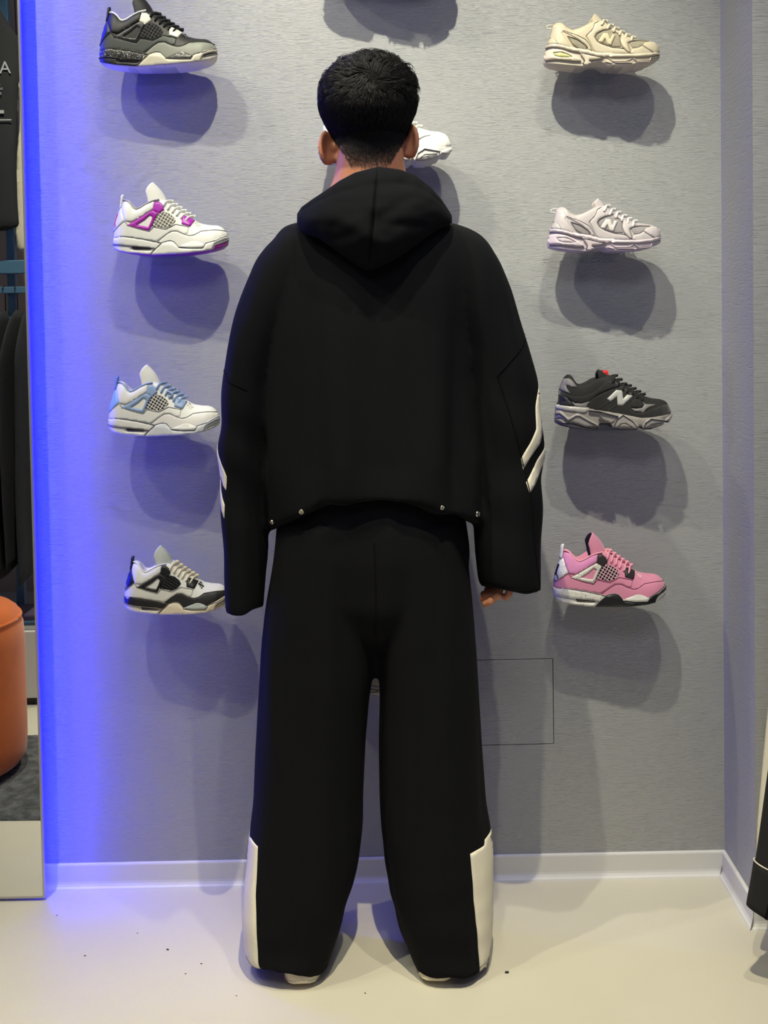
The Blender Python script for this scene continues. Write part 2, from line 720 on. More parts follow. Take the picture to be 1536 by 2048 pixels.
# ------------------------------------------------------------------ sneakers
class ShoeShape:
    """side view template in crop pixels: heel at x0, toe at x1, ground at yb"""

    def __init__(s, x0, x1, yb, L, heel, top, stop, sbot, w, c, open_, tilt=0.0154):
        s.k = L / (x1 - x0)
        s.x0, s.yb, s.L, s.tilt = x0, yb, L, tilt
        H = np.array([s.cv(p) for p in heel])
        o = np.argsort(H[:, 1])
        s.hz, s.hx = H[o, 1], np.maximum(H[o, 0], 0.0)
        S = np.linspace(0, 1, 201)
        s.S = S
        tp = np.array([s.cv(p) for p in top])
        ss = np.array([s.s_of(x, z) for x, z in tp])
        o = np.argsort(ss)
        s.T = smooth_arr(np.interp(S, ss[o], tp[o, 1]), 4)
        a = np.array([s.cv(p) for p in stop])
        s.ST = smooth_arr(np.interp(S, a[:, 0] / L, a[:, 1]), 3)
        a = np.array([s.cv(p) for p in sbot])
        s.SB = np.interp(S, a[:, 0] / L, a[:, 1])
        s.T = np.maximum(s.T, s.ST + 0.002)
        s.W = smooth_arr(np.interp(S, [q[0] for q in w], [q[1] for q in w]), 1)
        s.C = np.minimum(smooth_arr(np.interp(S, [q[0] for q in c], [q[1] for q in c]), 4), s.W * 0.85)
        s.open = open_

    def cv(s, p):
        return ((p[0] - s.x0) * s.k, (s.yb - (p[1] + s.tilt * (p[0] - s.x0))) * s.k)

    def s_of(s, x, z):
        h = float(np.interp(z, s.hz, s.hx))
        q = x / s.L
        for _ in range(25):
            q = min(1.0, max(0.0, 0.5 * q + 0.5 * (x - h * (1 - q) ** 4) / s.L))
        return q

    def x_of(s, q, z):
        return q * s.L + float(np.interp(z, s.hz, s.hx)) * (1 - q) ** 4

    def f(s, arr, q):
        return float(np.interp(q, s.S, arr))

    def yu(s, q, z):
        zb = s.f(s.ST, q) - 0.003
        T = s.f(s.T, q)
        t = min(1.0, max(0.0, (z - zb) / max(1e-4, T - zb)))
        c, w = s.f(s.C, q), s.f(s.W, q) * 0.97
        return c + (w - c) * (1 - t ** 2.4) ** 0.62

    def ysole(s, q, z):
        w = s.f(s.W, q) * 1.03
        over = z - s.f(s.ST, q)
        return w - max(0.0, over) * 0.45

    def surf(s, mode):
        def fn(px, py):
            x, z = s.cv((px, py))

            def y(x_, z_):
                if mode == 'u':
                    return s.yu(s.s_of(x_, z_), z_)
                q_ = s.s_of(x_, z_)
                return max(s.ysole(q_, z_), s.yu(s.s_of(x_, z_), z_) if z_ > s.f(s.ST, q_) else 0)
            e = 0.0022
            y0 = y(x, z)
            gx = max(-2.5, min(2.5, (y(x + e, z) - y(x - e, z)) / (2 * e)))
            gz = max(-2.5, min(2.5, (y(x, z + e) - y(x, z - e)) / (2 * e)))
            n = Vector((-gx, -1, -gz)).normalized()
            return Vector((x, -y0, z)), n
        return fn

    def upper(s):
        ns, nt, nc = 70, 16, 15
        S = np.concatenate([np.linspace(0, 0.06, 8)[:-1], np.linspace(0.06, 0.94, ns - 14), np.linspace(0.94, 1, 8)[1:]])
        rings = []
        o0, o1, o2, o3, dep = s.open
        for q in S:
            zb, T = s.f(s.ST, q) - 0.003, s.f(s.T, q)
            lat = []
            for j in range(nt):
                t = j / (nt - 1)
                z = zb + (T - zb) * t
                lat.append((s.x_of(q, z), -s.yu(q, z), z))
            c = s.yu(q, T)
            d = float(np.interp(q, [o0, o1, o2, o3], [0, dep, dep, 0]))
            crown = 0.0 if d > 0.001 else min(0.003, c * 0.2)
            mid = []
            for j in range(1, nc - 1):
                u = -1 + 2 * j / (nc - 1)
                u = math.copysign(abs(u) ** 0.55, u)
                z = T - d * (1 - abs(u) ** 8) + crown * (1 - u * u)
                mid.append((s.x_of(q, T), c * u, z))
            med = [(x, -y, z) for x, y, z in reversed(lat)]
            rings.append(lat + mid + med)
        n = len(rings[0])
        v = [p for r in rings for p in r]
        f, mi = [], []
        for i in range(len(rings) - 1):
            for j in range(n):
                k = (j + 1) % n
                f.append((i * n + j, (i + 1) * n + j, (i + 1) * n + k, i * n + k))
                mi.append(1 if (nt + 1 <= j < nt + nc - 4 and o0 < S[i] < o3) else 0)
        a = Acc()
        a.v = [Vector(p) for p in v]
        a.f, a.mi = f, mi
        return a.mesh('upper')

    def sole(s, lift=0.0):
        rings = []
        S = np.linspace(0, 1, 110)
        for q in S:
            zt, zb = s.f(s.ST, q) + 0.002, s.f(s.SB, q) + lift
            zb = min(zb, zt - 0.003)
            w = s.f(s.W, q)
            lat = []
            for t, m in ((0, 0.985), (0.08, 1.015), (0.3, 1.02), (0.6, 1.02), (0.85, 1.005), (0.97, 0.97), (1, 0.9)):
                z = zt + (zb - zt) * t
                lat.append((s.x_of(q, z), -w * m, z))
            rings.append(lat + [(x, -y, z) for x, y, z in reversed(lat)])
        v, f = loft_arrays(rings)
        return Acc().add((v, f)).mesh('midsole')

    def outsole(s, th):
        rings = []
        for q in np.linspace(0.004, 0.996, 110):
            zb = s.f(s.SB, q)
            w = s.f(s.W, q) * 0.99
            X = s.x_of(q, zb + th)
            lat = [(X, -w, zb + th), (X, -w * 1.01, zb + th * 0.4), (X, -w * 0.94, zb)]
            rings.append(lat + [(x, -y, z) for x, y, z in reversed(lat)])
        v, f = loft_arrays(rings)
        return Acc().add((v, f)).mesh('outsole')

    def decal(s, name, poly, mode='u', th=0.0015, holes=(), step=16, rnd=1, edge=5, sink=0.002, both=False):
        a = Acc().add(draped_arrays(poly, s.surf(mode), th, holes, step, rnd, edge, sink))
        if both:
            b = Acc().add((a.v, a.f))
            for p in b.v:
                p.y = -p.y
            a.add((b.v, b.f))
        return a.mesh(name)

    def ribbon_acc(s, acc, pts, w, off, mode='u', step=14):
        """thin raised strip along px polyline"""
        fn = s.surf(mode)
        P = []
        for i in range(len(pts) - 1):
            a, b = np.array(pts[i], float), np.array(pts[i + 1], float)
            k = max(1, int(np.hypot(*(b - a)) / step))
            P += [a + (b - a) * j / k for j in range(k)]
        P.append(np.array(pts[-1], float))
        v, f = [], []
        for i, p in enumerate(P):
            t = P[min(i + 1, len(P) - 1)] - P[max(i - 1, 0)]
            t /= np.hypot(*t) + 1e-9
            nrm = np.array((-t[1], t[0]))
            for sd, o in ((-1, -0.0008), (-0.7, off), (0.7, off), (1, -0.0008)):
                q = p + nrm * sd * w / 2
                pos, n = fn(q[0], q[1])
                v.append(pos + n * o)
        for i in range(len(P) - 1):
            for j in range(3):
                b = i * 4 + j
                f.append((b, b + 1, b + 5, b + 4))
        acc.add((v, f))

    def net(s, poly, d1, d2, gap, w, off=0.0022):
        acc = Acc()
        P = np.array(poly, float)
        c = P.mean(0)
        for d in (d1, d2):
            d = np.array(d, float) / np.hypot(*d)
            n = np.array((-d[1], d[0]))
            for k in range(-14, 15):
                o = c + n * gap * k
                T = np.arange(-300, 300, 5.0)
                L = o + T[:, None] * d
                ins = inside(L, P)
                i = 0
                while i < len(T):
                    if ins[i]:
                        j = i
                        while j + 1 < len(T) and ins[j + 1]:
                            j += 1
                        if j - i > 2:
                            s.ribbon_acc(acc, [L[i], L[j]], w, off)
                        i = j
                    i += 1
        return acc.mesh('netting')

    def laces(s, a, b, n, r=0.0032, drop=0.010, lift=0.003, slant=0.006, flat=0.6):
        acc = Acc()
        for i in range(n):
            t = i / (n - 1)
            px, py = a[0] + (b[0] - a[0]) * t, a[1] + (b[1] - a[1]) * t
            x, z = s.cv((px, py))
            q = s.s_of(x, z)
            T, c = s.f(s.T, q), s.f(s.C, q)
            c = max(c, 0.009)
            for sg in (-1, 1):
                jx = random.uniform(-0.001, 0.001)
                yd = s.yu(q, T - drop) + 0.0015
                pts = [(x - slant * 0.6 + jx, sg * (yd + 0.001), T - drop - 0.002),
                       (x - slant * 0.3, sg * (yd + 0.002), T - drop * 0.45),
                       (x, sg * c * 0.95, T + lift * 0.7), (x + slant * 0.6, sg * c * 0.45, T + lift + 0.002),
                       (x + slant * 1.2, -sg * c * 0.2, T + lift + 0.0025)]
                P = []
                for k in range(len(pts) - 1):
                    for m in range(3):
                        u = m / 3
                        P.append(Vector(pts[k]).lerp(Vector(pts[k + 1]), u))
                P.append(Vector(pts[-1]))
                arr = np.array([tuple(p) for p in P])
                for cc in range(3):
                    arr[:, cc] = smooth_arr(arr[:, cc], 2)
                acc.add(tube_arrays([tuple(p) for p in arr], r, 8, flat))
        return acc.mesh('laces')

    def tongue(s, base, tip, wrap_px, half=0.027, th=0.006, top_round=0.35):
        """front line base->tip in px; edges wrap back towards the heel"""
        B = np.array(s.cv(base))
        Tp = np.array(s.cv(tip))
        wr = wrap_px * s.k
        d = (Tp - B) / np.hypot(*(Tp - B))
        bk = np.array((-d[1], d[0])) if d[0] < 0 else np.array((-d[1], d[0]))
        if bk[0] > 0:
            bk = -bk
        acc = Acc()
        nu, nv = 18, 15
        outer, inner = [], []
        for i in range(nu):
            u = i / (nu - 1)
            for j in range(nv):
                v = -1 + 2 * j / (nv - 1)
                hw = half * (1 - 0.12 * u)
                uu = u * (1 - top_round * 0.30 * abs(v) ** 3)
                curl = 0.10 * math.sin(PI * u) * wr
                fr = B + (Tp - B) * uu
                p = fr + bk * (wr * (1.15 - 0.62 * u) * v * v - curl)
                edge = min(1, 3.2 * (1 - abs(v)) + 0.25) * min(1, 6 * (1 - u) + 0.3)
                y = hw * math.sin(v * PI / 2 * 0.92)
                outer.append((p[0], y, p[1]))
                pi_ = p + bk * th * edge
                inner.append((pi_[0], y * (1 - 0.16 * edge), pi_[1]))
        g = grid_faces(nu, nv, False)
        acc.add((outer, g), 0)
        acc.add((inner, g), 1)
        n = nu * nv
        rim = [i * nv for i in range(nu)] + [(nu - 1) * nv + j for j in range(1, nv)] + \
              [i * nv + nv - 1 for i in range(nu - 2, -1, -1)]
        for a, b in zip(rim[:-1], rim[1:]):
            acc.f.append((a, b, n + b, n + a))
            acc.mi.append(0)
        return acc.mesh('tongue')


WPLAN = [(0, 0), (0.008, 0.010), (0.025, 0.019), (0.06, 0.028), (0.12, 0.034), (0.25, 0.0365), (0.4, 0.0385),
         (0.55, 0.044), (0.68, 0.0495), (0.8, 0.048), (0.89, 0.041), (0.95, 0.030), (0.985, 0.016), (0.996, 0.007),
         (1, 0)]
CTOP = [(0, 0), (0.05, 0.010), (0.12, 0.018), (0.2, 0.023), (0.34, 0.027), (0.45, 0.025), (0.55, 0.020),
        (0.66, 0.016), (0.74, 0.013), (0.85, 0.010), (0.93, 0.007), (1, 0)]
TEMPL = {}

# ---- template 1: high-cut basketball sneaker with side support wing
HT = ShoeShape(120, 1412, 932, 0.282,
               heel=[(120, 800), (122, 725), (132, 650), (150, 560), (185, 450), (222, 370), (240, 320), (244, 290)],
               top=[(242, 300), (270, 300), (305, 318), (340, 352), (372, 398), (405, 412), (450, 398), (520, 355),
                    (600, 318), (660, 303), (715, 312), (780, 365), (850, 415), (920, 462), (1000, 512), (1060, 552),
                    (1110, 578), (1200, 592), (1290, 594), (1340, 612), (1385, 655), (1405, 690), (1411, 705)],
               stop=[(120, 735), (300, 745), (500, 768), (690, 805), (900, 840), (1060, 842), (1180, 818),
                     (1280, 775), (1412, 715)],
               sbot=[(120, 838), (150, 862), (200, 882), (300, 903), (450, 922), (560, 930), (900, 918), (1100, 896),
                     (1250, 868), (1340, 842), (1390, 812), (1412, 790)],
               w=WPLAN, c=CTOP, open_=(0.11, 0.15, 0.40, 0.46, 0.045))
h = HT
TEMPL['high'] = [
    ('upper', h.upper(), ('upper', 'lining')),
    ('midsole', h.sole(0.002), 'midsole'),
    ('outsole', h.outsole(0.005), 'outsole'),
    ('tongue', h.tongue((738, 332), (580, 104), 215, 0.029, 0.007, 0.6), ('tongue', 'tongue_in')),
    ('quarter_panel', h.decal('quarter_panel', [(128, 660), (165, 640), (215, 595), (275, 548), (320, 600), (440, 635),
        (555, 662), (600, 612), (670, 625), (740, 640), (800, 612), (850, 585), (920, 600), (1000, 618), (985, 690),
        (950, 700), (860, 660), (800, 665), (730, 710), (640, 775), (500, 755), (280, 720), (128, 735)], th=0.0012),
        'quarter'),
    ('mudguard', h.decal('mudguard', [(640, 782), (730, 712), (800, 667), (860, 662), (950, 702), (1010, 717),
        (1060, 707), (1130, 667), (1200, 656), (1280, 652), (1350, 650), (1392, 668), (1405, 700), (1290, 775),
        (1180, 825), (1060, 848), (900, 845), (790, 825), (690, 812)], th=0.0018), 'mudguard'),
    ('collar_panel', h.decal('collar_panel', [(250, 330), (300, 332), (345, 372), (372, 412), (405, 424), (450, 410),
        (520, 368), (612, 330), (600, 420), (430, 520), (350, 562), (282, 545), (252, 450), (240, 380)], th=0.004,
        edge=40), 'collar'),
    ('collar_piping', None, 'piping'),
    ('heel_panel', h.decal('heel_panel', [(128, 655), (150, 560), (185, 450), (208, 395), (236, 395), (252, 480),
        (276, 545), (215, 595), (165, 650)], th=0.0022), 'heel'),
    ('side_wing', h.decal('side_wing', [(300, 600), (420, 533), (600, 428), (655, 463), (612, 545), (556, 662),
        (430, 634)], holes=[[(412, 594), (500, 540), (564, 484), (594, 504), (574, 560), (547, 616)]], th=0.0034,
        step=14, edge=5, rnd=0), 'wing'),
    ('eyelet_plate', h.decal('eyelet_plate', [(618, 338), (668, 338), (708, 368), (722, 424), (660, 472), (592, 432), (604, 382)],
        th=0.0036, step=14, rnd=0), 'plate'),
    ('net_backing', h.decal('net_backing', [(580, 608), (612, 545), (660, 462), (705, 445), (770, 462), (830, 510),
        (852, 552), (800, 607), (740, 632), (660, 617)], th=0.0008), 'net_back'),
    ('netting', h.net([(580, 608), (612, 545), (660, 462), (705, 445), (770, 462), (830, 510), (852, 552), (800, 607),
        (740, 632), (660, 617)], (1, 0.62), (0.62, -1), 33, 9), 'net'),
    ('toe_eyelet_plate', h.decal('toe_eyelet_plate', [(912, 482), (962, 498), (1048, 536), (1010, 614), (916, 586)],
        th=0.0032, step=14, rnd=0), 'plate'),
    ('toe_vent', h.net([(1040, 545), (1075, 545), (1125, 600), (1100, 618), (1060, 590)], (1, 0.55), (0.3, -1), 22, 7,
        0.0026), 'net'),
    ('heel_clip', h.decal('heel_clip', [(120, 728), (188, 746), (220, 714), (280, 720), (500, 755), (697, 797),
        (640, 852), (560, 850), (350, 826), (122, 802)], 's', th=0.0020), 'clip'),
    ('lower_rim', h.decal('lower_rim', [(122, 806), (350, 830), (340, 872), (560, 884), (612, 856), (556, 922),
        (300, 898), (180, 872), (122, 836)], 's', th=0.0014), 'rim'),
    ('air_window', h.decal('air_window', [(352, 838), (376, 828), (562, 838), (580, 854), (558, 870), (372, 868)], 's',
        th=0.0030, step=12), 'window'),
    ('midfoot_support', h.decal('midfoot_support', [(556, 926), (620, 862), (690, 803), (740, 775), (790, 767),
        (832, 778), (855, 808), (886, 850), (1020, 858), (1150, 856), (1180, 805), (1280, 762), (1405, 692),
        (1412, 735), (1285, 798), (1262, 830), (1250, 872), (1150, 890), (900, 916)], 's', th=0.0036, step=18),
        'support'),
    ('forefoot_bump', h.decal('forefoot_bump', [(890, 838), (1000, 782), (1060, 769), (1112, 782), (1176, 826),
        (1150, 850), (1000, 856)], 's', th=0.0026), 'bump'),
    ('toe_bumper', h.decal('toe_bumper', [(1258, 866), (1270, 822), (1335, 796), (1411, 750), (1408, 800),
        (1350, 838)], 's', th=0.0022), 'toe'),
    ('laces', h.laces((742, 342), (985, 502), 6, 0.0042, 0.009, 0.0015, 0.010, 0.6), 'lace'),
]
a = Acc()
h.ribbon_acc(a, [(240, 312), (272, 308), (305, 326), (340, 360), (372, 406), (405, 420), (450, 406), (520, 362),
                 (600, 325), (665, 312)], 16, 0.0042)
TEMPL['high'][7] = ('collar_piping', a.mesh('collar_piping'), 'piping')
# heel pull tab: a ridged tongue of moulded rubber standing behind the collar
rg = []
for i, (px, py, hw, t_) in enumerate([(214, 400, 0.012, 0.004), (218, 370, 0.012, 0.0045), (224, 340, 0.0115, 0.004),
                                      (226, 315, 0.011, 0.0046), (230, 290, 0.0105, 0.004), (231, 268, 0.0095, 0.0045),
                                      (236, 250, 0.008, 0.004), (240, 240, 0.004, 0.003)]):
    x, z = h.cv((px, py))
    rg.append([(x + t_ * math.cos(2 * PI * k / 12), hw * math.sin(2 * PI * k / 12), z) for k in range(12)])
TEMPL['high'].append(('heel_tab', Acc().add(loft_arrays(rg)).mesh('heel_tab'), 'tab'))
# leaping-figure emblem on the heel
a = Acc()
for ln, w_ in (([(192, 462), (178, 505), (166, 545), (158, 570)], 13), ([(158, 570), (150, 588)], 9),
               ([(160, 566), (172, 596), (176, 620)], 10), ([(186, 480), (196, 470)], 12)):
    h.ribbon_acc(a, ln, w_, 0.0034, 'u', 8)
TEMPL['high'].append(('heel_emblem', a.mesh('heel_emblem'), 'emblem'))
# eyelet holes pressed into the plates, each a dark plug of its own
for cx, cy, sc in ((655, 400, 1), (982, 548, 0.9)):
    for i in (-1, 0, 1):
        for j in (-0.6, 0.6):
            px, py = cx + i * 22 * sc + j * 6, cy + j * 24 * sc + i * 9
            TEMPL['high'].append(('eyelet', Acc().add(draped_arrays(
                [(px - 6, py - 6), (px + 6, py - 6), (px + 6, py + 6), (px - 6, py + 6)], h.surf('u'), 0.0040, (), 20,
                0, 2)).mesh('eyelet'), 'holes'))
def lines(h_, name, mode, off, w, ls):
    a_ = Acc()
    for l_ in ls:
        h_.ribbon_acc(a_, l_, w, off, mode, 10)
    return a_.mesh(name)


TEMPL['high'].append(('upper_seams', lines(h, 'upper_seams', 'u', 0.0026, 5, [
    [(640, 780), (730, 710), (800, 665), (860, 660), (950, 700), (1010, 715), (1060, 705), (1130, 665), (1280, 650), (1385, 655)],
    [(276, 548), (320, 600), (440, 636), (556, 664), (600, 614), (740, 642), (800, 614), (850, 587), (920, 602), (1000, 620)],
    [(128, 660), (165, 642), (215, 596), (276, 548)]]), 'seam'))
TEMPL['high'].append(('sole_grooves', lines(h, 'sole_grooves', 's', 0.0040, 5, [
    [(124, 804), (350, 828), (620, 852)], [(220, 716), (280, 722), (500, 757), (690, 798)],
    [(890, 842), (1020, 852), (1150, 850), (1180, 806), (1290, 768), (1400, 702)],
    [(560, 922), (620, 858), (690, 800), (745, 774), (790, 766), (834, 778), (856, 806), (890, 850)],
    [(870, 905), (872, 920)], [(1090, 885), (1092, 900)], [(1262, 868), (1272, 824), (1335, 797), (1408, 752)]]), 'groove'))

# ---- template 2: low running shoe with a big initial on the side
LT = ShoeShape(105, 1412, 700, 0.282,
               heel=[(105, 640), (112, 590), (140, 500), (150, 430), (172, 400), (187, 330), (212, 255), (226, 195)],
               top=[(226, 192), (260, 180), (295, 182), (330, 198), (370, 242), (430, 272), (500, 252), (560, 226),
                    (620, 190), (690, 165), (770, 172), (840, 222), (900, 252), (980, 300), (1060, 338), (1110, 358),
                    (1150, 364), (1220, 368), (1330, 384), (1380, 415), (1402, 460), (1411, 520)],
               stop=[(105, 430), (250, 445), (400, 487), (560, 512), (700, 550), (950, 572), (1100, 572), (1250, 555),
                     (1412, 520)],
               sbot=[(105, 622), (130, 640), (200, 655), (300, 670), (520, 692), (565, 686), (610, 658), (660, 645),
                     (720, 645), (765, 664), (800, 688), (850, 690), (862, 676), (880, 690), (1000, 688), (1090, 678),
                     (1102, 662), (1115, 676), (1200, 664), (1262, 652), (1278, 632), (1300, 632), (1390, 590),
                     (1412, 560)],
               w=WPLAN, c=CTOP, open_=(0.12, 0.16, 0.36, 0.42, 0.040))
h = LT
NSTROKE = [(694, 416), (752, 326), (804, 328), (828, 398), (850, 342), (890, 348), (834, 468), (792, 460), (770, 392),
           (744, 440), (706, 432)]
TEMPL['low'] = [
    ('upper', h.upper(), ('upper', 'lining')),
    ('midsole', h.sole(0.003), 'midsole'),
    ('outsole', h.outsole(0.006), 'outsole'),
    ('tongue', h.tongue((795, 210), (700, 72), 150, 0.025, 0.010, 0.5), ('tongue', 'tongue_in')),
    ('heel_counter', h.decal('heel_counter', [(160, 425), (187, 330), (212, 255), (232, 205), (290, 215), (318, 285),
        (300, 320), (350, 400), (390, 482), (250, 442)], th=0.0022), 'overlay'),
    ('heel_stay', h.decal('heel_stay', [(158, 430), (176, 370), (192, 345), (235, 385), (262, 440)], th=0.0036),
        'overlay2'),
    ('rear_mesh', h.decal('rear_mesh', [(360, 350), (395, 352), (470, 390), (540, 440), (578, 482), (560, 505),
        (470, 485), (415, 440)], th=0.0010), 'mesh'),
    ('collar_overlay', h.decal('collar_overlay', [(318, 285), (380, 300), (470, 345), (560, 395), (615, 470),
        (625, 520), (585, 512), (575, 470), (500, 405), (400, 340), (315, 300)], th=0.0026), 'overlay'),
    ('saddle', h.decal('saddle', [(565, 350), (640, 275), (660, 215), (710, 185), (765, 180), (855, 258), (850, 275),
        (745, 292), (680, 325), (655, 365), (685, 415), (760, 455), (860, 488), (960, 500), (1020, 545), (1030, 568),
        (700, 552), (640, 520), (610, 440)], th=0.0024, step=18), 'overlay'),
    ('side_mesh', h.decal('side_mesh', [(662, 365), (688, 328), (750, 298), (850, 290), (945, 345), (930, 400),
        (945, 485), (850, 480), (760, 448), (688, 408)], th=0.0009), 'mesh'),
    ('initial', h.decal('initial', NSTROKE, th=0.0046, step=12, rnd=0, edge=5), 'initial'),
    ('eyestay', h.decal('eyestay', [(850, 272), (900, 275), (965, 302), (1000, 342), (1060, 372), (1130, 392),
        (1060, 415), (1015, 435), (1012, 470), (1045, 550), (1010, 548), (955, 480), (932, 420), (948, 350),
        (860, 292)], th=0.0028, step=16), 'overlay'),
    ('toe_mesh', h.decal('toe_mesh', [(1025, 432), (1080, 418), (1150, 400), (1270, 405), (1185, 458), (1130, 492),
        (1070, 500)], th=0.0009), 'mesh'),
    ('mudguard', h.decal('mudguard', [(1038, 552), (1070, 505), (1130, 494), (1182, 466), (1240, 500), (1312, 540),
        (1250, 566), (1100, 582)], th=0.0022), 'overlay'),
    ('toe_cap', h.decal('toe_cap', [(1180, 466), (1215, 425), (1280, 405), (1340, 402), (1385, 425), (1402, 470),
        (1408, 520), (1312, 545), (1240, 505)], th=0.0026), 'toecap'),
    ('toe_wrap', h.decal('toe_wrap', [(1383, 425), (1398, 422), (1412, 480), (1411, 560), (1393, 580), (1397, 500)],
        's', th=0.003, step=14), 'toewrap'),
    ('foxing_band', h.decal('foxing_band', [(145, 425), (160, 420), (250, 440), (400, 484), (560, 508), (700, 546),
        (950, 567), (1100, 567), (1250, 550), (1392, 516), (1395, 540), (1250, 582), (1100, 596), (900, 594),
        (700, 582), (560, 548), (400, 515), (250, 470), (140, 455)], 's', th=0.0026, step=18), 'band'),
    ('heel_cushion', h.decal('heel_cushion', [(132, 490), (200, 488), (300, 505), (400, 548), (492, 610), (500, 628),
        (430, 628), (250, 606), (118, 600)], 's', th=0.0030, edge=30,
        holes=[[(205, 535), (280, 530), (345, 548), (412, 585), (360, 592), (270, 588), (215, 565)]]), 'band'),
    ('heel_gel', h.decal('heel_gel', [(208, 538), (280, 533), (345, 551), (405, 583), (360, 589), (270, 584),
        (218, 562)], 's', th=0.0016), 'gel'),
    ('shank', h.decal('shank', [(470, 515), (560, 548), (700, 582), (740, 600), (660, 615), (590, 620), (620, 660),
        (560, 682), (520, 660), (545, 620), (500, 560)], 's', th=0.0024), 'band'),
    ('laces', h.laces((772, 188), (1090, 354), 6, 0.0042, 0.011, 0.0015, 0.011, 0.7), 'lace'),
]
a = Acc()
for p_ in ([(740, 580), (800, 600), (850, 640), (1000, 640), (1055, 610)], [(1055, 600), (1110, 640), (1260, 625),
           (1275, 590)], [(760, 640), (840, 660)], [(870, 655), (1060, 660)], [(1110, 655), (1260, 640)],
           [(1280, 600), (1390, 560)]):
    h.ribbon_acc(a, p_, 9, 0.0022, 's')
TEMPL['low'].append(('sole_ridges', a.mesh('sole_ridges'), 'band'))
x, z = h.cv((216, 230))
TEMPL['low'].append(('pull_loop', Acc().add(tube_arrays(
    [h_ for h_ in [(x + 0.002, 0, z - 0.003), (x - 0.006, 0, z + 0.0), (x - 0.012, 0, z - 0.001), (x - 0.0125, 0, z + 0.006),
                   (x - 0.006, 0, z + 0.0085), (x + 0.004, 0, z + 0.008)]], 0.0014, 8)).mesh('pull_loop'), 'lace'))

# ---- template 3: chunky runner on a podded sole
CT = ShoeShape(128, 1428, 766, 0.292,
               heel=[(128, 700), (135, 620), (150, 500), (180, 460), (184, 340), (212, 252), (234, 205)],
               top=[(234, 205), (270, 176), (300, 172), (325, 190), (348, 232), (380, 266), (440, 276), (500, 252),
                    (560, 215), (640, 190), (720, 180), (790, 195), (830, 235), (880, 285), (940, 305), (1010, 352),
                    (1080, 396), (1150, 422), (1220, 440), (1310, 446), (1370, 466), (1408, 508), (1424, 560),
                    (1427, 590)],
               stop=[(128, 498), (330, 515), (470, 528), (570, 552), (700, 572), (830, 594), (920, 612), (1050, 640),
                     (1150, 634), (1300, 614), (1428, 592)],
               sbot=[(128, 690), (150, 708), (200, 728), (300, 748), (450, 760), (578, 764), (600, 712), (715, 712),
                     (738, 745), (800, 762), (1000, 764), (1030, 732), (1045, 732), (1062, 758), (1150, 758),
                     (1285, 716), (1310, 680), (1345, 690), (1375, 690), (1405, 660), (1428, 615)],
               w=[(q, y * 1.03) for q, y in WPLAN], c=CTOP, open_=(0.13, 0.17, 0.36, 0.42, 0.040))
h = CT
